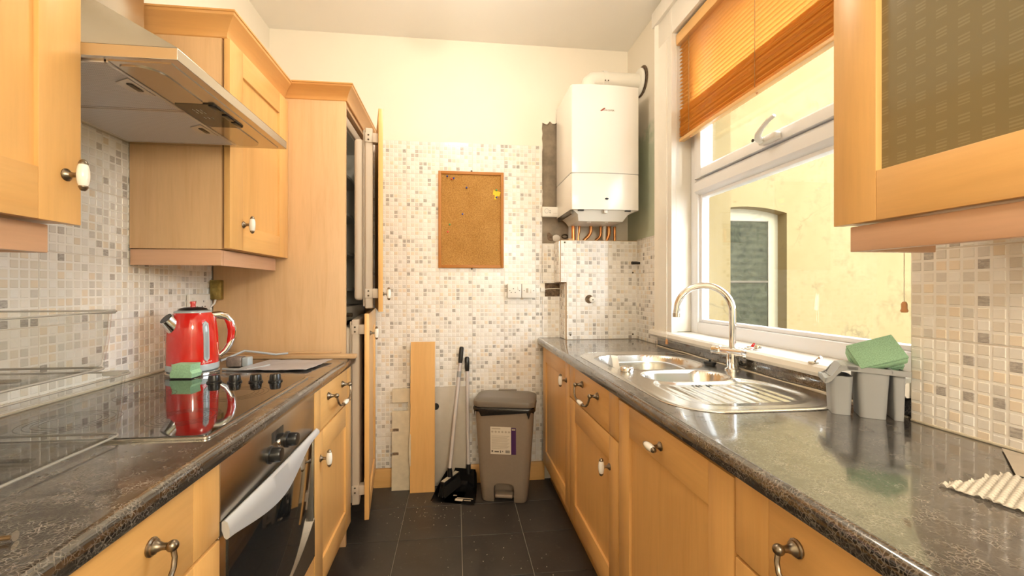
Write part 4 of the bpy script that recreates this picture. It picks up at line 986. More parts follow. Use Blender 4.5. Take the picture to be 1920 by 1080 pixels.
# timber strips and plastic sleeve
def strip(c0, c1, w, z0, h, lab, nm='timber_strip', mat='timber_x'):
    c0, c1 = Vector(c0), Vector(c1); d = (c1 - c0).normalized(); n = Vector((d.y, -d.x, 0)); L = (c1 - c0).length
    mid = (c0 + c1) / 2
    o = MB().box(-L / 2, L / 2, -w / 2, w / 2, 0, h, 0.0015).build(nm, M[mat]); o.location = (mid.x, mid.y, z0); o.rotation_euler = (0, 0, math.atan2(d.y, d.x)); tag(o, lab, 'timber'); return o
strip((-1.065, 2.003, 0), (-0.445, 1.950, 0), 0.034, ZW + 0.001, 0.017, 'long raw timber strip lying at the foot of the fridge panel')
strip((-1.040, 2.013, 0), (-0.520, 1.985, 0), 0.018, ZW + 0.019, 0.008, 'thin pale timber strip resting on the longer strip', mat='timber_x')
def sheet(name, corners, nx, ny, zf, mat, thick, lab, cat, loc, edge=None):
    c = [Vector((q[0], q[1], 0)) for q in corners]; V, F = [], []
    for j in range(ny + 1):
        for i in range(nx + 1):
            s_, t_ = i / nx, j / ny
            p = (c[0] * (1 - s_) + c[1] * s_) * (1 - t_) + (c[3] * (1 - s_) + c[2] * s_) * t_
            if edge: p = edge(p, s_, t_)
            V.append(Vector((p.x, p.y, 0)))
    b = MB(); top = [b.bm.verts.new((v.x, v.y, zf(v.x, v.y, i % (nx + 1) / nx, i // (nx + 1) / ny) + thick)) for i, v in enumerate(V)]; bot = [b.bm.verts.new((v.x, v.y, zf(v.x, v.y, i % (nx + 1) / nx, i // (nx + 1) / ny))) for i, v in enumerate(V)]
    q = nx + 1
    for j in range(ny):
        for i in range(nx):
            k = j * q + i
            b.bm.faces.new([top[k], top[k + 1], top[k + q + 1], top[k + q]]); b.bm.faces.new([bot[k], bot[k + q], bot[k + q + 1], bot[k + 1]])
    rim = [i for i in range(nx)] + [nx + j * q for j in range(ny)] + [ny * q + i for i in range(nx, 0, -1)] + [j * q for j in range(ny, 0, -1)]
    for a_, b_ in zip(rim, rim[1:] + rim[:1]): b.bm.faces.new([top[a_], bot[a_], bot[b_], top[b_]])
    o = b.build(name, mat, loc=loc, angle=60); tag(o, lab, cat); return o
def nz(x, y, s, a): return a * (0.5 + 0.5 * mnoise.noise(Vector((x * s, y * s, 3.1))))
sheet('plastic_sleeve', [(-0.835, 1.690), (-0.560, 1.655), (-0.525, 1.875), (-0.800, 1.915)], 40, 26, lambda x, y, s_, t_: ZW + 0.001 + nz(x, y, 14, 0.006) + nz(x, y, 45, 0.003) + (0.003 * max(0, s_ - 0.72) / 0.28 if s_ > 0.72 else 0), M['sleeve'], 0.0012, 'crumpled grey plastic sleeve lying flat behind the hob knobs', 'sleeve', (-0.68, 1.78, ZW))

# screw lying at the near left corner
u = thing('screw', 'rusty screw lying on the worktop at the lower left corner', 'screw', (-0.56, 0.585, ZW), 0)
MB().tube([(-0.610, 0.578, ZW + 0.0045), (-0.548, 0.588, ZW + 0.0055)], [0.0012, 0.0032], 8).build('shank', plain('rusty_steel', (0.16, 0.10, 0.05), 0.5, 0.6), u)
MB().tube([(-0.5485, 0.588, ZW + 0.0062), (-0.545, 0.5886, ZW + 0.0065)], [0.0035, 0.0062], 12).build('head', M['steel'], u)

# wall sockets and switches on the left
u = thing('double_socket', 'white double wall socket on the mosaic tiles behind the kettle', 'socket', (XL + 0.007, 1.935, 1.15))
tf = TF((XL + 0.0075, 1.862, 1.108), (0, 1, 0), (1, 0, 0))
lbox(tf, 0, 0.146, 0, 0.014, 0, 0.086, bev=0.003).build('faceplate', M['white_plastic'], u)
for a in (0.012, 0.112): lbox(tf, a, a + 0.014, 0.0135, 0.0165, 0.050, 0.072, bev=0.001).build('rocker', M['white_plastic'], u)
for a in (0.040, 0.095):
    mb = MB()
    for (da, db, w_, h_) in ((0, 0.020, 0.004, 0.008), (-0.010, 0, 0.007, 0.004), (0.010, 0, 0.007, 0.004)): mb.box(a + da - w_ / 2, a + da + w_ / 2, 0.0136, 0.0146, 0.030 + db, 0.030 + db + h_, tf=tf)
    mb.build('pin_holes', M['black_matt'], u)
u = thing('fused_switch', 'brass fused switch on the side of the tall fridge housing', 'switch', (-1.075, 2.045, 1.21))
tf = TF((-1.098, 2.0495, 1.168), (1, 0, 0), (0, -1, 0))
lbox(tf, 0, 0.046, 0, 0.026, 0, 0.088, bev=0.003).build('faceplate', M['brass'], u)
lbox(tf, 0.012, 0.030, 0.0255, 0.030, 0.040, 0.058, bev=0.001).build('rocker', M['brass'], u); lbox(tf, 0.012, 0.030, 0.0255, 0.028, 0.018, 0.034, bev=0.001).build('fuse_holder', M['brass'], u)
MB().tube([(-1.080, 2.035, 1.168), (-1.082, 2.030, 1.150), (-1.092, 2.020, 1.135)], 0.004, 8).build('wire', M['white_plastic'], u)

# ------------------------------------------------------------------ two clear fridge drawers on the near left worktop
def tray(lab, x0, x1, y0, y1, z0, h, flare, loc):
    u = thing('clear_tray', lab, 'tray', loc, 0)
    th = 0.003
    def ring(f, e, z): return [(p[0], p[1], z) for p in rrect(x0 - flare * f + e, x1 + flare * f - e, y0 - flare * f + e, y1 + flare * f - e, 0.022, 6)]
    mb = MB(); mb.rings([ring(0, 0.014, z0), ring(0, 0.002, z0 + 0.012), ring(0.5, 0, z0 + h * 0.5), ring(1, 0, z0 + h), ring(1, th, z0 + h), ring(0.5, th, z0 + h * 0.5), ring(0, th + 0.002, z0 + 0.013), ring(0, 0.014 + th, z0 + th)])
    mb.build('tray', M['clear'], u, angle=30)
    R = ring(1, -0.004, z0 + h)
    pts = [Vector(p) for p in R]; MB().tube(pts + [pts[0]], 0.0022, 6).build('rim', M['clear_edge'], u)
    Rb = [Vector(p) for p in ring(0, 0.003, z0 + 0.005)]; MB().tube(Rb + [Rb[0]], 0.0025, 6).build('foot_edge', M['clear_edge'], u)
    for yy in (y0 + (y1 - y0) * 0.35, y0 + (y1 - y0) * 0.7):
        MB().box(x0 + 0.05, x1 - 0.05, yy, yy + 0.012, z0 + th, z0 + th + 0.006, 0.002).build('rib', M['clear'], u)
    MB().box(x1 - 0.05 + flare, x1 - 0.012 + flare, y1 - 0.004, y1 + 0.012 + flare, z0 + h - 0.006, z0 + h + 0.003, 0.002).build('catch', M['clear_edge'], u)
tray('clear plastic tray standing on the left worktop, lower of the stacked pair', -1.070, -0.685, 0.48, 0.962, ZW + 0.0078, 0.130, 0.006, (-0.88, 0.73, ZW + 0.0078))
tray('clear plastic tray stacked on top of the other clear tray', -1.060, -0.715, 0.50, 0.966, ZW + 0.1445, 0.122, 0.007, (-0.88, 0.73, ZW + 0.1445))

# ------------------------------------------------------------------ sink
u = thing('sink', 'stainless steel one and a half bowl sink with drainer in the right worktop', 'sink', (0.83, 1.48, ZW))
def sd_rr(x, y, x0, x1, y0, y1, r):
    cx, cy, hx, hy = (x0 + x1) / 2, (y0 + y1) / 2, (x1 - x0) / 2, (y1 - y0) / 2
    R_ = r[(0 if y < cy else 3) if x < cx else (1 if y < cy else 2)] if isinstance(r, tuple) else r
    qx, qy = abs(x - cx) - hx + R_, abs(y - cy) - hy + R_
    return min(max(qx, qy), 0) + math.hypot(max(qx, 0), max(qy, 0)) - R_
OUT = (0.566, 1.086, 0.985, 1.985, (0.14, 0.17, 0.22, 0.13))
B1 = (0.612, 1.012, 1.545, 1.895, (0.10, 0.13, 0.17, 0.11)); B2 = (0.664, 0.965, 1.335, 1.515, 0.088); DR = (0.640, 1.030, 1.045, 1.375, (0.10, 0.14, 0.14, 0.10))
def sstep(a, b, x):
    t = max(0, min(1, (x - a) / (b - a))); return t * t * (3 - 2 * t)
def sink_z(x, y):
    z = ZW + 0.0012 + 0.0022 * sstep(0.0, -0.006, sd_rr(x, y, *OUT)) - 0.0012 * sstep(-0.012, -0.024, sd_rr(x, y, *OUT))
    d1, d2, d3 = sd_rr(x, y, *B1), sd_rr(x, y, *B2), sd_rr(x, y, *DR)
    k2 = (y - B2[3] + 0.0) ; d3 = max(d3, -(d2 - 0.016))
    z -= 0.150 * sstep(0.006, -0.034, d1) + 0.006 * sstep(-0.03, -0.15, d1)
    z -= 0.095 * sstep(0.006, -0.030, d2)
    z -= 0.0085 * sstep(0.008, -0.014, d3)
    if d3 < -0.022 and x < 0.985:
        z += 0.0030 * sstep(0.55, 1.0, abs(math.cos((x - 0.665) / 0.034 * PI))) * sstep(-0.022, -0.040, d3)
    return z
hg = 0.0052
nxg, nyg = int((OUT[1] - OUT[0]) / hg) + 1, int((OUT[3] - OUT[2]) / hg) + 1
P_, keep = {}, {}
for i in range(nxg + 1):
    for j in range(nyg + 1):
        x, y = OUT[0] + (OUT[1] - OUT[0]) * i / nxg, OUT[2] + (OUT[3] - OUT[2]) * j / nyg
        d = sd_rr(x, y, *OUT)
        if d > hg * 0.75: continue
        if d > -hg * 0.35 and abs(d) > 1e-6:
            e = 1e-4; gx = (sd_rr(x + e, y, *OUT) - sd_rr(x - e, y, *OUT)) / (2 * e); gy = (sd_rr(x, y + e, *OUT) - sd_rr(x, y - e, *OUT)) / (2 * e)
            x -= gx * d; y -= gy * d
        P_[i, j] = (x, y, sink_z(x, y))
grp = {'deck': MB(), 'main_bowl': MB(), 'half_bowl': MB(), 'drainer': MB()}
vmap = {k: {} for k in grp}
for i in range(nxg):
    for j in range(nyg):
        c = [(i, j), (i + 1, j), (i + 1, j + 1), (i, j + 1)]
        c = [q for q in c if q in P_]
        if len(c) < 3: continue
        mx_, my_ = sum(P_[q][0] for q in c) / len(c), sum(P_[q][1] for q in c) / len(c)
        k = 'main_bowl' if sd_rr(mx_, my_, *B1) < 0 else 'half_bowl' if sd_rr(mx_, my_, *B2) < 0 else 'drainer' if sd_rr(mx_, my_, *DR) < 0 else 'deck'
        vs_ = []
        for q in c:
            if q not in vmap[k]: vmap[k][q] = grp[k].bm.verts.new(P_[q])
            vs_.append(vmap[k][q])
        try: grp[k].bm.faces.new(vs_)
        except ValueError: pass
for k, b in grp.items(): b.build(k, M['sink_steel'], u, angle=80, recalc=False)
rimp = [Vector((p[0], p[1], ZW + 0.0012)) for p in rrect(OUT[0], OUT[1], OUT[2], OUT[3], list(OUT[4]), 10)]
MB().tube(rimp + [rimp[0]], 0.0016, 6).build('rim', M['sink_steel'], u)
for (x, y, z) in ((0.83, 1.72, ZW - 0.152), (0.815, 1.425, ZW - 0.093)):
    MB().lathe([(0.040, 0), (0.040, 0.002), (0.030, 0.0025), (0.026, 0.0012), (0.010, 0.0012)], 24, (x, y, z)).build('waste', M['chrome'], u)
mb = MB()
for k in range(6):
    if k == 3: continue
    x = 0.770 + 0.012 * k
    mb.box(x, x + 0.004, 1.286, 1.312, ZW - 0.0062, ZW - 0.0052)
mb.build('overflow_slots', M['black_matt'], u)
MB().box(0.905, 0.920, 1.190, 1.200, ZW - 0.0080, ZW - 0.0040, 0.001).build('drain_mark', M['black_matt'], u)
# mixer tap
u = thing('mixer_tap', 'chrome swan-neck mixer tap behind the sink bowls', 'tap', (1.050, 1.500, ZW))
tx, ty = 1.050, 1.500
MB().lathe([(0.029, 0.002), (0.029, 0.007), (0.022, 0.011), (0.0205, 0.060), (0.020, 0.066)], 24, (tx, ty, ZW)).build('base', M['chrome'], u)
MB().lathe([(0.019, -0.078), (0.0205, -0.074), (0.0205, -0.046), (0.0175, -0.042), (0.0175, 0.042), (0.0205, 0.046), (0.0205, 0.074), (0.019, 0.078)], 24, (tx, ty, ZW + 0.072), 'x', tf=lambda p: Vector((tx, ty, 0)) + Matrix.Rotation(math.radians(-64), 3, 'Z') @ (p - Vector((tx, ty, 0)))).build('valve_body', M['chrome'], u)
q = Matrix.Rotation(math.radians(-64), 3, 'Z') @ Vector((1, 0, 0))
for s_ in (-1, 1):
    MB().tube([Vector((tx, ty, ZW + 0.072)) + q * s_ * 0.0785, Vector((tx, ty, ZW + 0.072)) + q * s_ * 0.081], [0.010, 0.008], 14).build('valve_cap', M['kettle_grey'], u)
sd2 = Vector((-0.83, 0.56, 0)).normalized(); R_ = 0.099; zt = ZW + 0.226
pts = [Vector((tx, ty, ZW + 0.085)), Vector((tx, ty, ZW + 0.18))] + [Vector((tx, ty, zt)) + sd2 * (R_ - R_ * math.cos(t)) + Vector((0, 0, R_ * math.sin(t))) for t in [PI * i / 18 * 1.0 for i in range(19)]]
end = pts[-1]; pts += [end + Vector((0, 0, -0.012)) + sd2 * 0.002]
MB().tube(pts, 0.0128, 16).build('spout', M['chrome'], u)
MB().tube([pts[-1], pts[-1] + Vector((0, 0, -0.016))], 0.0142, 16).build('aerator', M['steel'], u)
# loose plugs
tag(MB().lathe([(0.024, 0), (0.026, 0.004), (0.026, 0.013), (0.023, 0.016), (0.008, 0.017)], 24, (0.640, 1.525, ZW + 0.003)).build('waste_cap', M['chrome'], loc=(0.640, 1.525, ZW + 0.003)), 'round chrome waste cap on the front rim of the sink', 'plug')
u = thing('sink_plug', 'black rubber plug on the sink deck left of the tap base', 'plug', (1.022, 1.600, ZW + 0.003))
MB().lathe([(0.019, 0), (0.024, 0.009), (0.024, 0.013), (0.006, 0.014)], 20, (1.022, 1.600, ZW + 0.003)).build('stopper', M['black_plastic'], u)
MB().lathe([(0.005, 0.013), (0.004, 0.019), (0.006, 0.023), (0.002, 0.025)], 12, (1.022, 1.600, ZW + 0.003)).build('lug', M['black_plastic'], u)
# clear plastic container inside the main bowl
u = thing('plastic_tub', 'clear plastic tub standing in the main sink bowl', 'tub', (0.80, 1.72, ZW - 0.148))
def ring(e, z): return [(p[0], p[1], z) for p in rrect(0.665 + e, 0.945 - e, 1.615 + e, 1.830 - e, 0.05, 5)]
MB().rings([ring(0.02, ZW - 0.144), ring(0.0, ZW - 0.022), ring(0.0025, ZW - 0.022), ring(0.022, ZW - 0.141)]).build('tub_body', M['clear'], u)
rp = [Vector(p) for p in ring(0, ZW - 0.021)]; MB().tube(rp + [rp[0]], 0.0028, 6).build('tub_rim', plain('white_rim', (0.75, 0.76, 0.78), 0.25), u)
sheet('film_scrap', [(0.636, 1.640), (0.658, 1.625), (0.660, 1.72), (0.638, 1.735)], 10, 14, lambda x, y, s_, t_: ZW - 0.055 + 0.085 * math.sin(PI * t_) + nz(x, y, 50, 0.012), M['bubble'], 0.0008, 'scrap of crinkled clear film at the front of the main sink bowl', 'film', (0.68, 1.68, ZW - 0.05))

# ------------------------------------------------------------------ window board clutter
u = thing('bottle_stopper', 'small red and silver stopper on the window board right of the tap', 'stopper', (1.092, 1.425, 0.994))
MB().lathe([(0.012, 0), (0.013, 0.008), (0.011, 0.016), (0.006, 0.018)], 14, (1.092, 1.420, 0.9945)).build('stopper_body', M['chrome'], u)
MB().prism([(0, 0), (0.020, -0.004), (0.012, 0.014)], 'y', 1.436, 1.442, tf=lambda p: Vector((1.080 + p.x, p.y, 1.004 + p.z))).build('red_tab', M['red'], u)
MB().tube([(1.084, 1.445, 0.999), (1.080, 1.475, 0.9975)], [0.005, 0.003], 8).build('stem', M['chrome'], u)
u = thing('plug_chain_stay', 'small metal plug fitting lying on the window board near the caddy', 'fitting', (1.076, 1.155, 0.994))
MB().lathe([(0.014, 0), (0.013, 0.003), (0.004, 0.004)], 16, (1.074, 1.160, 0.9935)).build('disc', M['steel'], u)
MB().tube([(1.076, 1.158, 0.997), (1.082, 1.150, 1.008), (1.084, 1.143, 1.013)], [0.0035, 0.003, 0.005], 8).build('stalk', M['chrome'], u)

# ------------------------------------------------------------------ cutlery caddy with sponges
u = thing('sink_caddy', 'grey plastic cutlery caddy at the right end of the sink', 'caddy', (0.998, 0.950, ZW), math.radians(-35)); u.scale = (0.70, 0.70, 0.80)
def cup(name, x0, x1, y0, y1, z0, z1, tp, r=0.016):
    def rg(f, e, z): return [(p[0], p[1], z) for p in rrect(x0 - tp * f + e, x1 + tp * f - e, y0 - tp * f * 0.5 + e, y1 + tp * f * 0.5 - e, max(0.004, r - e), 5)]
    return MB().rings([rg(0, 0, z0), rg(1, 0, z1), rg(1, 0.003, z1), rg(0, 0.003, z0 + 0.004)]).build(name, M['grey_plastic'], u, local=True)
H_ = 0.148
cup('cup', -0.078, -0.022, -0.045, 0.052, 0.0005, 0.120, 0.006); cup('cup', 0.000, 0.072, -0.052, 0.052, 0.0005, H_, 0.009); cup('cup', 0.092, 0.118, -0.045, 0.050, 0.0005, H_, 0.004, 0.008)
# flowing rim joining the cups
prof = [(-0.100, 0.112), (-0.090, 0.116), (-0.080, 0.122), (-0.066, 0.140), (-0.052, 0.154), (-0.036, 0.157), (0.0, 0.155), (0.13, 0.150)]
low = [(x, z - 0.016) for x, z in prof]
for (ya, yb) in ((-0.0625, -0.0545), (0.0545, 0.0625)):
    MB().prism(prof + low[::-1], 'y', ya, yb, tf=None).build('rim', M['grey_plastic'], u, local=True)
for (xa, xb, z) in ((-0.103, -0.092, 0.114), (-0.040, -0.004, 0.157), (0.078, 0.088, 0.152)):
    MB().box(xa, xb, -0.0625, 0.0625, z - 0.016, z, 0.003).build('bridge', M['grey_plastic'], u, local=True)
rr = []
for i in range(9):
    t = i / 8; x = -0.100 + 0.062 * t; z = 0.113 + 0.043 * sstep(0.25, 0.8, t)
    rr.append([(x, -0.055, z), (x, 0.0, z + 0.004), (x, 0.055, z), (x, 0.055, z - 0.003), (x, 0.0, z + 0.001), (x, -0.055, z - 0.003)])
MB().rings(rr).build('handle_slope', M['grey_plastic'], u, local=True)
def caddy_sponge(lab, loc, rot):
    s_ = thing('sponge', lab, 'sponge', loc); s_.rotation_euler = rot
    MB().box(-0.048, 0.048, -0.034, 0.034, -0.014, 0.008, 0.004, 2).build('sponge_foam', M['sponge'], s_, local=True)
    MB().box(-0.048, 0.048, -0.034, 0.034, 0.0085, 0.017, 0.003, 2).build('scouring_pad', M['scourer'], s_, local=True)
caddy_sponge('green scouring sponge leaning on top of the grey caddy', (1.022, 0.922, ZW + 0.152), (math.radians(50), math.radians(-20), math.radians(-30)))
caddy_sponge('second green sponge tucked behind the one on the grey caddy', (1.046, 0.950, ZW + 0.135), (math.radians(58), math.radians(-14), math.radians(-34)))

# ------------------------------------------------------------------ packing material at the right edge
random.seed(4)
def bub(x, y, s_, t_):
    q = 0.011; gx, gy = x / q, y / q + 0.5 * (math.floor(x / q) % 2)
    dx, dy = gx - math.floor(gx) - .5, gy - math.floor(gy) - .5
    return ZW + 0.0015 + 0.0050 * max(0, 1 - (dx * dx + dy * dy) / 0.19) + 0.010 * s_ * nz(x, y, 16, 1.0)
sheet('bubble_wrap', [(0.762, 0.585), (0.800, 0.440), (0.99, 0.40), (0.915, 0.610)], 120, 100, bub, M['bubble'], 0.0006, 'crumpled piece of bubble wrap on the right worktop edge', 'bubble wrap', (0.85, 0.5, ZW),
      edge=lambda p, s_, t_: p + Vector((0, 0.010 * mnoise.noise(Vector((p.x * 40, 1.5, 0))), 0)))
sheet('packing_sheet', [(0.925, 0.600), (0.98, 0.40), (1.062, 0.40), (1.055, 0.705)], 18, 26, lambda x, y, s_, t_: ZW + 0.001 + nz(x, y, 12, 0.006), M['tissue'], 0.001, 'grey packing sheet against the tiled pier behind the bubble wrap', 'packing sheet', (1.0, 0.55, ZW))
# ------------------------------------------------------------------ boiler
u = thing('boiler', 'white wall-hung boiler above the tiled boxing', 'boiler', (0.84, 2.47, 1.6))
bx0, bx1, byf, byb = 0.640, 1.040, 2.300, YB - 0.012
def plan(e=0.0, f=0.0):
    return [(bx0 + e, byb), (bx0 + e, byf + 0.012 + f), (bx0 + 0.006 + e, byf + f)] + [(bx0 + 0.006 + (bx1 - bx0 - 0.012) * i / 16, byf + f - 0.014 * math.sin(PI * i / 16)) for i in range(1, 16)] + [(bx1 - 0.006 - e, byf + f), (bx1 - e, byf + 0.012 + f), (bx1 - e, byb)]
cs = MB().prism(plan(), 'z', 1.868, 2.362, 0.003).build('casing', M['boiler_white'], u)
fl_ = MB().prism(plan(), 'z', 1.662, 1.864, 0.003).build('control_flap', M['boiler_white'], u)
MB().prism(plan(0.002, 0.004), 'z', 1.863, 1.869).build('casing_joint', M['grey_plastic'], u)
MB().lathe([(0.0085, 0), (0.0085, 0.002), (0.006, 0.003)], 16, (0, 0, 0), 'y', tf=lambda p: Vector((0.842 + p.x * 1.3, byf - 0.0135 - p.y, 1.722 + p.z * 0.7))).build('flap_button', M['black_plastic'], fl_)
mb = MB(); mb.rings([[(0.655, 2.315, 1.664), (1.025, 2.315, 1.664), (1.025, 2.62, 1.664), (0.655, 2.62, 1.664)], [(0.690, 2.335, 1.640), (0.985, 2.335, 1.640), (0.985, 2.60, 1.630), (0.690, 2.60, 1.630)], [(0.700, 2.36, 1.606), (0.965, 2.36, 1.606), (0.965, 2.58, 1.606), (0.700, 2.58, 1.606)]])
mb.build('bottom_tray', M['white_plastic'], u, angle=20)
for x in (0.700, 0.975): MB().box(x - 0.016, x + 0.016, 2.302, 2.318, 1.656, 1.663, 0.001).build('flap_clip', M['black_matt'], u)
MB().box(0.832, 0.852, 2.300, 2.330, 1.645, 1.662, 0.002).build('flap_latch', M['white_plastic'], u)
for x in (0.775, 0.880): MB().lathe([(0.012, 0), (0.010, -0.004)], 12, (x, 2.40, 1.606)).build('grommet', M['porcelain'], u)
MB().box(bx0 + 0.004, bx0 + 0.016, 2.325, 2.62, 1.640, 1.664, 0.001).build('side_rail', M['dark_metal'], u)
tfb = TF((0.838, byf - 0.0148, 2.222), (1, 0, 0), (0, -1, 0))
MB().prism([(-0.034, -0.006), (-0.030, -0.009), (-0.022, -0.007), (-0.006, 0.005), (-0.004, 0.010), (-0.012, 0.010)], 'y', 0, 0.001, tf=tfb).build('logo_mark', M['red_mark'], cs)
text_mesh('logo_text', 'WORCESTER', 0.0125, M['grey_text'], cs, TF((0.849, byf - 0.0150, 2.2185), (1, 0, 0), (0, -1, 0)))
# flue
u = thing('boiler_flue', 'white horizontal flue pipe from the boiler top to the right wall', 'flue', (0.9, 2.45, 2.363))
fp = [Vector((0.790, 2.455, 2.3635)), Vector((0.790, 2.455, 2.42)), Vector((0.797, 2.455, 2.448)), Vector((0.818, 2.455, 2.466)), Vector((0.85, 2.455, 2.470)), Vector((1.118, 2.455, 2.470))]
MB().tube(fp, 0.049, 24).build('flue_pipe', M['flue_white'], u)
MB().lathe([(0.0535, -0.012), (0.0545, 0), (0.0535, 0.012)], 24, (0.885, 2.455, 2.470), 'x').build('clamp_ring', M['flue_white'], u)
mb = MB()
for s_ in (-0.016, 0.016): mb.sphere((0.885 + s_ * 0.6, 2.400, 2.462 - abs(s_)), 0.004, 8, 6)
mb.build('clamp_screw', M['dark_metal'], u)
MB().lathe([(0.050, 0), (0.082, 0.0), (0.082, 0.006), (0.072, 0.013), (0.050, 0.013)], 28, (0, 0, 0), 'x', tf=lambda p: Vector((1.1085 - p.x, 2.455 + p.y, 2.470 + p.z))).build('wall_collar', M['flue_white'], u)
MB().lathe([(0.090, 0), (0.090, 0.002)], 28, (0, 0, 0), 'x', tf=lambda p: Vector((1.118 - p.x, 2.445 + p.y, 2.472 + p.z))).build('collar_gap', M['hole_dark'], u)
# pipes below
def pipe(lab, pts, r, mat='copper'):
    o = MB().tube(pts, r, 12).build('boiler_pipe', M[mat], loc=(pts[-1][0], pts[-1][1], 1.5135)); tag(o, lab, 'pipe', 'pipes under the boiler')
zt, zb, py = 1.606, 1.5135, 2.555
pipe('leftmost thick straight copper pipe under the boiler', [(0.725, py, zt), (0.725, py, zb)], 0.0115)
pipe('thin copper pipe second from the left under the boiler', [(0.764, py, zt), (0.762, py, 1.57), (0.757, py, 1.545), (0.757, py, zb)], 0.0075)
pipe('bent copper pipe curving left, third from the left under the boiler', [(0.838, py, zt), (0.838, py, 1.578), (0.833, py, 1.560), (0.818, py, 1.540), (0.800, py, 1.524), (0.793, py, zb)], 0.0105)
pipe('bent copper pipe at the middle under the boiler', [(0.902, py, zt), (0.902, py, 1.565), (0.898, py, 1.546), (0.886, py, 1.530), (0.872, py, 1.520), (0.868, py, zb)], 0.0080)
pipe('pale plastic pipe among the copper pipes under the boiler', [(0.925, py, zt), (0.925, py, zb)], 0.0105, 'flue_white')
pipe('thick bent copper pipe right of the pale plastic pipe', [(0.955, py, zt), (0.955, py, 1.565), (0.951, py, 1.545), (0.942, py, 1.528), (0.938, py, zb)], 0.0115)
pipe('rightmost thin straight copper pipe under the boiler', [(0.993, py, zt), (0.993, py, zb)], 0.0080)
tag(MB().tube([(0.750, py - 0.01, zt), (0.748, py - 0.012, 1.56), (0.744, py - 0.012, zb)], 0.0035, 8).build('cable', M['cord'], loc=(0.745, py, zb)), 'thin white cable hanging between the two left copper pipes', 'cable')
tag(MB().box(0.690, 0.715, 2.535, 2.565, 1.5130, 1.526, 0.001).build('wood_block', M['timber_x'], loc=(0.70, 2.55, 1.513)), 'small wood block on the boxing left of the copper pipes', 'wood')

# ------------------------------------------------------------------ alarm, sockets
u = thing('alarm', 'small white alarm box on the bare strip beside the boiler', 'alarm', (0.596, 2.62, 1.70))
yA = YB - 0.0025
MB().box(0.541, 0.652, yA - 0.034, yA, 1.671, 1.735, 0.005, 3).build('housing', M['white_plastic'], u)
MB().lathe([(0.0145, 0), (0.0145, 0.0012), (0.0125, 0.0012)], 22, (0, 0, 0), 'y', tf=lambda p: Vector((0.570 + p.x, yA - 0.0335 - p.y, 1.708 + p.z))).build('test_button', M['grey_plastic'], u)
MB().lathe([(0.0130, 0.0), (0.0128, 0.0022), (0.004, 0.0026)], 22, (0, 0, 0), 'y', tf=lambda p: Vector((0.570 + p.x, yA - 0.0335 - p.y, 1.708 + p.z))).build('test_button_cap', M['white_plastic'], u)
for z in (1.709, 1.697): MB().box(0.589, 0.594, yA - 0.0348, yA - 0.0338, z - 0.002, z + 0.002).build('indicator', M['black_matt'], u)
mb = MB()
for k, w_ in enumerate((0.024, 0.028, 0.030)): mb.box(0.637 - w_, 0.638, yA - 0.0346, yA - 0.0338, 1.682 + 0.0065 * (2 - k), 1.683 + 0.0065 * (2 - k))
mb.build('printed_lines', M['print_soft'], u)
yS = YB - 0.0062
def plate(name, lab, cat, x0, kind):
    u = thing(name, lab, cat, (x0 + 0.04, yS, 1.20))
    MB().box(x0, x0 + 0.086, yS - 0.030, yS, 1.159, 1.245, 0.002).build('back_box', M['white_plastic'], u)
    MB().box(x0 - 0.0005, x0 + 0.0865, yS - 0.038, yS - 0.0295, 1.1585, 1.2455, 0.003).build('faceplate', M['white_plastic'], u)
    mb = MB()
    if kind == 's':
        for (dx, dz, w_, h_) in ((0.036, 0.053, 0.004, 0.008), (0.022, 0.031, 0.007, 0.004), (0.047, 0.031, 0.007, 0.004)): mb.box(x0 + dx - w_ / 2, x0 + dx + w_ / 2, yS - 0.0386, yS - 0.0376, 1.159 + dz, 1.159 + dz + h_)
        mb.build('pin_holes', M['black_matt'], u); rx = 0.062; rz_ = 0.058
    else:
        mb.box(x0 + 0.026, x0 + 0.040, yS - 0.0384, yS - 0.0376, 1.190, 1.218); mb.build('fuse_drawer', M['print_soft'], u); rx = 0.053; rz_ = 0.040
    MB().box(x0 + rx, x0 + rx + 0.013, yS - 0.0425, yS - 0.0375, 1.159 + rz_ - 0.010, 1.159 + rz_ + 0.012, 0.001).build('rocker', M['white_plastic'], u)
    for dx in (0.013, 0.074):
        MB().lathe([(0.003, 0), (0.003, 0.001)], 10, (0, 0, 0), 'y', tf=lambda p: Vector((x0 + dx + p.x, yS - 0.0378 - p.y, 1.203 + p.z))).build('screw', M['dark_metal'], u)
plate('wall_socket', 'white single wall socket on the back wall right of the cork board', 'socket', 0.321, 's'); plate('wall_switch', 'white fused switch beside the socket, nearer the boiler', 'switch', 0.411, 'f')

# ------------------------------------------------------------------ cork board
u = thing('cork_board', 'cork notice board in a brown wooden frame on the tiled back wall', 'notice board', (0.095, 2.63, 1.345))
cy1 = YB - 0.0068; cy0 = cy1 - 0.018; a0, a1, b0, b1 = -0.109, 0.298, 1.345, 1.946; fw = 0.018
MB().box(a0 + fw - 0.004, a1 - fw + 0.004, cy1 - 0.008, cy1, b0 + fw - 0.004, b1 - fw + 0.004).build('cork_sheet', M['cork'], u)
for bx, mt in (((a0, a0 + fw, b0, b1), 'oak_z'), ((a1 - fw, a1, b0, b1), 'oak_z'), ((a0 + fw, a1 - fw, b0, b0 + fw), 'oak_x'), ((a0 + fw, a1 - fw, b1 - fw, b1), 'oak_x')):
    MB().box(bx[0], bx[1], cy0, cy1, bx[2], bx[3], 0.002).build('frame_rail', M[mt], u)
for (x, z) in ((0.096, b1 + 0.003), (0.098, b0 - 0.005)):
    MB().lathe([(0.006, 0), (0.006, 0.003), (0.003, 0.005)], 10, (0, 0, 0), 'y', tf=lambda p: Vector((x + p.x, cy0 + 0.006 - p.y, z + p.z))).build('fixing', M['dark_metal'], u)
yP = cy1 - 0.0085
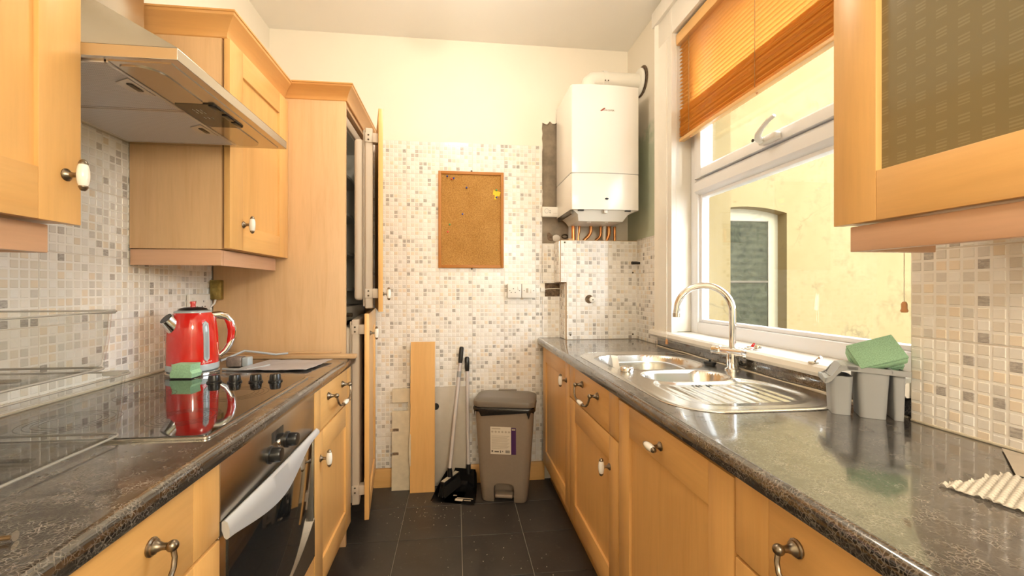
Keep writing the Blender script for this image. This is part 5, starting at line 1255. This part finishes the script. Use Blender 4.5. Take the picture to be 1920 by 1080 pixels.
PINS = [(-0.054, 1.913, 'blue', 'blue push pin highest and leftmost on the cork board'), (-0.014, 1.902, 'blue', 'blue push pin right of the red one at the top of the cork board'), (-0.027, 1.896, 'red', 'red push pin between the two top blue pins'), (0.065, 1.845, 'blue', 'blue push pin alone in the upper middle of the cork board'),
        (0.040, 1.680, 'blue', 'blue push pin alone at mid height on the cork board'), (0.252, 1.834, 'green', 'green push pin holding the yellow paper tag'), (0.252, 1.789, 'blue', 'dark blue push pin at the lower edge of the yellow tag'), (-0.039, 1.614, 'green', 'green push pin at the lower left of the cork board'), (-0.051, 1.568, 'red', 'red push pin lowest on the cork board')]
for (x, z, c, lab) in PINS:
    t = thing('push_pin', lab, 'pin', (x, yP, z), 0, 'pins on the cork board')
    MB().lathe([(0.0048, 0.002), (0.0050, 0.004), (0.0034, 0.006), (0.0034, 0.012), (0.0052, 0.014), (0.0040, 0.016)], 12, (0, 0, 0), 'y', tf=lambda p: Vector((x + p.x, yP - p.y, z + p.z))).build('head', M[c + '_pin'], t)
    MB().lathe([(0.0006, -0.001), (0.0006, 0.003)], 6, (0, 0, 0), 'y', tf=lambda p: Vector((x + p.x, yP - p.y, z + p.z))).build('point', M['chrome'], t)
pl = [(0.233, 1.8361), (0.2801, 1.8236), (0.2708, 1.797), (0.256, 1.8001), (0.2522, 1.7761), (0.2378, 1.7778), (0.2433, 1.8018), (0.2302, 1.807)]
t = MB().prism(pl, 'y', yP - 0.0022, yP - 0.0010).build('paper_tag', M['yellow'], loc=(0.245, yP, 1.80)); tag(t, 'yellow paper tag pinned at the right of the cork board', 'paper tag')

# ------------------------------------------------------------------ boards leaning on the back wall
def lean(o, x, y, ang, rz=0): o.location = (x, y, 0.001); o.rotation_euler = (-ang, 0, rz); return o
o = MB().box(-0.128, 0.165, 0, 0.010, 0, 0.606, 0.001).build('panel_board', M['grey_board']); lean(o, -0.095, 2.623, 0.016)
tag(o, 'grey panel board with a round hole leaning behind the broom', 'board')
c = MB().lathe([(0.021, 0), (0.021, 0.0012)], 20, (0, 0, 0), 'y', tf=lambda p: Vector((-0.030 + p.x, -0.0003 - p.y, 0.487 + p.z))).build('round_hole', M['black_matt']); c.parent = o
o = MB().prism([(-0.06, 0), (0.09, 0), (0.09, 0.606), (-0.06, 0.606), (-0.06, 0.524), (0.035, 0.524), (0.035, 0.472), (-0.06, 0.472), (-0.06, 0.368), (-0.022, 0.368), (-0.022, 0.352), (-0.06, 0.352), (-0.06, 0.226), (-0.022, 0.226), (-0.022, 0.210), (-0.06, 0.210)], 'y', 0, 0.016).build('notched_board', M['white_board']); lean(o, -0.325, 2.586, 0.050)
tag(o, 'cream notched board leaning on the wall left of the maple plank', 'board')
for z in (0.352, 0.210):
    c = MB().box(-0.052, -0.020, -0.0005, 0.004, z, z + 0.015).build('slot_dark', M['hole_dark']); c.parent = o  # dark block set into each small side notch
random.seed(9)
left = [(-0.075 - random.random() * 0.003 - (0.006 if 6 < i < 12 else 0), 0.893 * i / 30) for i in range(31)]
o = MB().prism([(0.069, 0), (0.069, 0.893)] + left[::-1], 'y', 0, 0.018).build('plank', M['maple_z']); lean(o, -0.196, 2.545, 0.052)
tag(o, 'maple plank with a chipped edge leaning upright on the tiled wall', 'plank')
chip = [(-0.079, 0.15), (-0.0725, 0.16), (-0.0725, 0.34), (-0.079, 0.35), (-0.083, 0.30), (-0.0835, 0.22)]
c = MB().prism(chip, 'y', -0.0012, 0.019).build('chipped_edge', M['white_board']); c.parent = o

# ------------------------------------------------------------------ broom and long-handled dustpan
u = thing('dustpan', 'black long-handled dustpan on the floor beside the bin', 'dustpan', (0.0, 2.5, 0.0005))
def pan(p): return Vector((0.002, 2.480, 0.002)) + Matrix.Rotation(math.radians(-17), 3, 'Z') @ Vector(p)
rows = [(-0.085, 0.128, 0.003), (-0.03, 0.126, 0.012), (0.05, 0.112, 0.030), (0.105, 0.095, 0.055), (0.125, 0.085, 0.095)]
gr = []
for (y, hw_, h) in rows:
    gr.append([pan((x, y, z)) for x, z in ((-hw_, 0.0015 + (0.075 + 0.02 * (y > 0.05)) * sstep(-0.085, 0.10, y)), (-hw_ + 0.008, 0.004), (-hw_ * 0.4, 0.003 + max(0, y - 0.09) * 0.9), (hw_ * 0.4, 0.003 + max(0, y - 0.09) * 0.9), (hw_ - 0.008, 0.004), (hw_, 0.0015 + (0.075 + 0.02 * (y > 0.05)) * sstep(-0.085, 0.10, y)))])
gr.append([pan((x, 0.136, z)) for x, z in ((-0.080, 0.105), (-0.070, 0.105), (-0.03, 0.105), (0.03, 0.105), (0.070, 0.105), (0.080, 0.105))])
b = MB(); b.rings(gr, False, False, False)
sol = bmesh.ops.solidify(b.bm, geom=list(b.bm.faces), thickness=0.003)
b.build('pan', M['black_plastic'], u, angle=30)
MB().tube([(0.075, 2.582, 0.085), (0.076, 2.590, 0.14)], 0.014, 12).build('socket', M['black_plastic'], u)
MB().tube([(0.076, 2.588, 0.115), (0.069, 2.622, 0.715)], 0.0105, 12).build('pole', M['pole'], u)
MB().tube([(0.069, 2.622, 0.705), (0.0685, 2.6235, 0.730), (0.068, 2.625, 0.785), (0.068, 2.6255, 0.792)], [0.012, 0.0145, 0.0145, 0.010], 12).build('grip', M['black_plastic'], u)
tl = TF(pan((0.050, -0.045, 0.0095)), Matrix.Rotation(math.radians(-17), 3, 'Z') @ Vector((1, 0, 0)), (0, -0.15, 1), Matrix.Rotation(math.radians(-17), 3, 'Z') @ Vector((0, 1, 0.15)))
lb = MB()
lb.box(-0.040, 0.005, 0.0, 0.0008, -0.020, -0.002, tf=tl); lb.build('sticker', M['paper'], u)
lb = MB(); lb.box(-0.035, 0.060, 0, 0.0008, 0.003, 0.009, tf=tl).box(0.010, 0.052, 0, 0.0008, -0.014, -0.008, tf=tl).box(-0.062, -0.040, 0, 0.0008, 0.022, 0.028, tf=tl); lb.build('printed_lines', M['print_soft'], u)
u = thing('broom', 'black broom with a pale pole standing in the dustpan', 'broom', (-0.03, 2.5, 0.01))
th = math.radians(58)
def hd(p): return Vector((-0.035, 2.520, 0)) + Matrix.Rotation(th, 3, 'Z') @ Vector(p)
MB().box(-0.085, 0.085, -0.016, 0.016, 0.075, 0.100, 0.004, tf=hd).build('head', M['black_plastic'], u)
MB().box(-0.078, 0.078, -0.012, 0.012, 0.1002, 0.1018, tf=hd).build('dusty_top', M['grey_board'], u)
b = MB()
for i in range(26):
    for j in range(4):
        x, y = -0.080 + 0.160 * i / 25, -0.013 + 0.0087 * j
        b.tube([hd((x, y, 0.078)), hd((x * 1.12, y * 1.7, 0.016))], [0.0032, 0.0026], 4)
bs = b.build('bristles', M['black_matt'], u); bs['kind'] = 'stuff'
MB().tube([hd((0.0, 0, 0.098)), hd((0.0, 0.004, 0.150))], [0.016, 0.013], 12).build('socket', M['black_plastic'], u)
pt = Vector((0.026, 2.622, 0.76)); pb = hd((0.0, 0.003, 0.13))
MB().tube([pb, pt], 0.0105, 12).build('pole', M['pole'], u)
d = (pt - pb).normalized()
MB().tube([pt - d * 0.005, pt + d * 0.015, pt + d * 0.090, pt + d * 0.096], [0.012, 0.0140, 0.0140, 0.009], 12).build('grip', M['black_plastic'], u)
MB().tube([pt - d * 0.09, pt - d * 0.055], 0.0125, 12).build('hanging_clip', M['grey_plastic'], u)

# ------------------------------------------------------------------ pedal bin
u = thing('pedal_bin', 'taupe plastic pedal bin with black liner under its lid', 'bin', (0.292, 2.470, 0), math.radians(-13))
def rg(hx, hy, z, r, dy=0): return [(p[0], p[1] + dy, z) for p in rrect(-hx, hx, -hy, hy, r, 6)]
b = MB(); b.rings([rg(0.126, 0.092, 0.001, 0.030), rg(0.132, 0.097, 0.010, 0.034), rg(0.142, 0.103, 0.12, 0.040), rg(0.161, 0.114, 0.40, 0.045), rg(0.169, 0.118, 0.545, 0.045)])
body = b.build('body', M['bin_plastic'], u, local=True)
c = MB().prism([(-0.058, -0.05), (0.058, -0.05), (0.058, 0.080)] + [(0.058 - 0.03 + 0.03 * math.cos(t), 0.080 + 0.03 * math.sin(t)) for t in [PI / 2 * i / 6 for i in range(1, 7)]] + [(-0.058 + 0.03 - 0.03 * math.sin(t), 0.080 + 0.03 * math.cos(t)) for t in [PI / 2 * i / 6 for i in range(0, 6)]] + [(-0.058, 0.080)], 'y', -0.2, -0.035).build('cutter', M['bin_plastic'])
mod = body.modifiers.new('cut', 'BOOLEAN'); mod.object = c; mod.operation = 'DIFFERENCE'; mod.solver = 'EXACT'
c.matrix_world = Matrix.Translation((0.292, 2.470, 0)) @ Matrix.Rotation(math.radians(-13), 4, 'Z')
bpy.context.view_layer.update()
me = bpy.data.meshes.new_from_object(body.evaluated_get(bpy.context.evaluated_depsgraph_get()))
body.modifiers.clear(); body.data = me; bpy.data.objects.remove(c)
for p in me.polygons: p.use_smooth = True
me.set_sharp_from_angle(angle=math.radians(35))
MB().box(-0.050, 0.050, -0.106, -0.040, 0.028, 0.046, 0.006, 3).build('pedal', M['bin_plastic'], u, local=True)
b = MB(); b.rings([rg(0.173, 0.122, 0.5455, 0.046), rg(0.178, 0.127, 0.549, 0.048), rg(0.179, 0.128, 0.570, 0.048), rg(0.176, 0.125, 0.578, 0.048), rg(0.160, 0.108, 0.588, 0.050), rg(0.11, 0.07, 0.592, 0.045)])
ld = b.build('lid', M['bin_lid'], u, local=True)
MB().box(-0.055, 0.055, 0.088, 0.128, 0.580, 0.5935, 0.003).build('hinge_cover', M['bin_lid'], ld, local=True)
random.seed(11)
rr = []
base = rg(0.172, 0.121, 0, 0.046); n = len(base)
for lvl, (z, o_) in enumerate(((0.5450, 0.0), (0.540, 0.005), (0.530, 0.006), (0.520, 0.003))):
    ring_ = []
    for i, p in enumerate(base):
        front = p[1] < -0.05
        w = mnoise.noise(Vector((i * 0.55, lvl * 0.7, 0.3))); hang = (0.065 * max(0, mnoise.noise(Vector((i * 0.8, 5, 1)))) if lvl == 3 else 0)
        k = 1 + (o_ + 0.004 * w) / 0.15
        ring_.append((p[0] * k, p[1] * k, z - hang if front else 0.545 - (0.545 - z) * 0.4))
    rr.append(ring_)
b = MB(); b.rings(rr, True, False, False); bmesh.ops.subdivide_edges(b.bm, edges=list(b.bm.edges), cuts=1, use_grid_fill=True)
b.build('bin_liner', M['bag'], u, local=True, angle=60)
sl = Vector((0, -0.024, 0.42)).normalized()
tfl0 = TF((-0.006, -0.1128, 0.358), (1, 0, 0), (0, -1, -0.052), sl); tfl = lambda p: tfl0(Vector((p[0] * 1.15, p[1], p[2] * 1.05)))
lab_ = MB().box(-0.060, 0.042, 0.0, 0.0010, -0.075, 0.075, tf=tfl).build('label', M['paper'], u, local=True)
MB().box(0.0425, 0.066, 0.0, 0.0010, -0.075, 0.072, tf=tfl).build('purple_band', M['purple'], lab_, local=True)
MB().box(0.046, 0.063, 0.0009, 0.0016, 0.058, 0.066, tf=tfl).build('band_text', M['print_soft'], lab_, local=True)
b = MB()
for k in range(6): b.lathe([(0.0058, 0.0009), (0.0058, 0.0016)], 14, (0, 0, 0), 'y', tf=lambda p: tfl(Vector((-0.050 + 0.0165 * k + p.x, p.y, 0.048 + p.z))))
for k in range(12): b.box(-0.054, 0.034 - 0.006 * (k % 3), 0.0009, 0.0014, 0.024 - 0.0062 * k, 0.0262 - 0.0062 * k, tf=tfl)
b.box(-0.054, -0.010, 0.0009, 0.0014, 0.062, 0.068, tf=tfl); b.build('printed_lines', M['print_soft'], lab_, local=True)
b = MB()
for k in range(9): b.box(0.014 + 0.0025 * k, 0.0152 + 0.0025 * k + 0.0006 * (k % 2), 0.0009, 0.0016, -0.068, -0.052, tf=tfl)
b.box(-0.040, -0.018, 0.0009, 0.0016, -0.064, -0.058, tf=tfl).box(-0.012, -0.008, 0.0009, 0.0016, -0.068, -0.054, tf=tfl).box(-0.002, 0.003, 0.0009, 0.0016, -0.062, -0.056, tf=tfl).box(-0.055, -0.047, 0.0009, 0.0016, -0.064, -0.054, tf=tfl)
b.build('barcode', M['print'], lab_, local=True)

# ------------------------------------------------------------------ wooden venetian blind, half drawn
u = thing('window_blind', 'half-drawn wooden venetian blind at the top of the window', 'blind', (1.15, 1.48, 1.95))
BY0, BY1, BXc = 0.935, 2.026, 1.140
MB().box(1.112, 1.162, BY0 - 0.008, BY1 + 0.004, 2.452, 2.506, 0.003).build('headrail', M['maple_y'], u)
ys = (BY0 + BY1) / 2; hl = (BY1 - BY0) / 2
def slat_mesh():
    rr = []
    for y in (-hl, hl):
        rr.append([(-0.0125, y, 0.0), (-0.006, y, 0.0022), (0.0, y, 0.0030), (0.006, y, 0.0022), (0.0125, y, 0.0), (0.006, y, 0.0006), (0.0, y, 0.0014), (-0.006, y, 0.0006)])
    o = MB().rings(rr).build('slat', M['slat'], u, local=True); return o
s0 = slat_mesh(); first = True
def put(z, ang, dx=0.0):
    global first
    o = s0 if first else s0.copy()
    if not first: COL.objects.link(o); o.parent = u
    first = False
    o.location = (BXc - 1.15 + dx, ys - 1.48, z - 1.95); o.rotation_euler = (0, ang, 0)
for k in range(17): put(2.438 - 0.0188 * k, math.radians(-3))
for k in range(30): put(2.122 - 0.0046 * k, math.radians(random.uniform(-4, 4)), random.uniform(-0.003, 0.003))
MB().box(BXc - 0.014, BXc + 0.014, BY0, BY1, 1.962, 1.980, 0.003).build('bottom_rail', M['maple_y'], u)
for y in (1.935, 1.480, 1.02):
    b = MB()
    for x in (BXc - 0.014, BXc + 0.014): b.tube([(x, y, 2.455), (x, y, 1.982)], 0.0012, 5)
    b.build('ladder_cord', M['cord_brown'], u)
    MB().sphere((BXc - 0.004, y, 1.960), 0.005, 8, 6).build('cord_button', M['acorn'], u)
def pull(lab, x, y, z0, z1):
    t = thing('pull_cord', lab, 'cord', (x, y, z1))
    MB().tube([(x, y, z0), (x, y, (z0 + z1) / 2), (x, y, z1 + 0.02)], 0.0011, 5).build('string', M['cord'], t)
    MB().lathe([(0.0035, 0.022), (0.0062, 0.016), (0.0058, 0.006), (0.0078, 0.0), (0.006, -0.004)], 12, (x, y, z1)).build('acorn', M['acorn'], t)
pull('white blind pull cord with wooden acorn hanging by the far window casing', 1.050, 2.006, 2.452, 0.942)
pull('shorter blind cord with wooden acorn hanging by the near tiled pier', 1.074, 0.900, 2.452, 1.165)
pull('blind tilt cord with wooden acorn hanging inside the far reveal', 1.104, 2.012, 2.452, 1.135)

# ------------------------------------------------------------------ crumbs of plaster on the floor and worktops
random.seed(33)
b = MB()
for k in range(170):
    x, y = random.uniform(-0.38, 0.42), random.uniform(1.55, 2.45)
    if k < 60: x, y = random.gauss(-0.12, 0.12), random.gauss(2.33, 0.08)
    if 0.1 < x < 0.5 and y > 2.3: continue
    r = random.uniform(0.0008, 0.0030); b.sphere((x, y, 0.0005 + r * 0.4), r, 5, 3, (1, random.uniform(0.5, 1), 0.5))
o = b.build('floor_crumbs', M['dust']); o['kind'] = 'stuff'; o['label'] = 'white plaster crumbs scattered over the dark floor tiles'; o['category'] = 'debris'
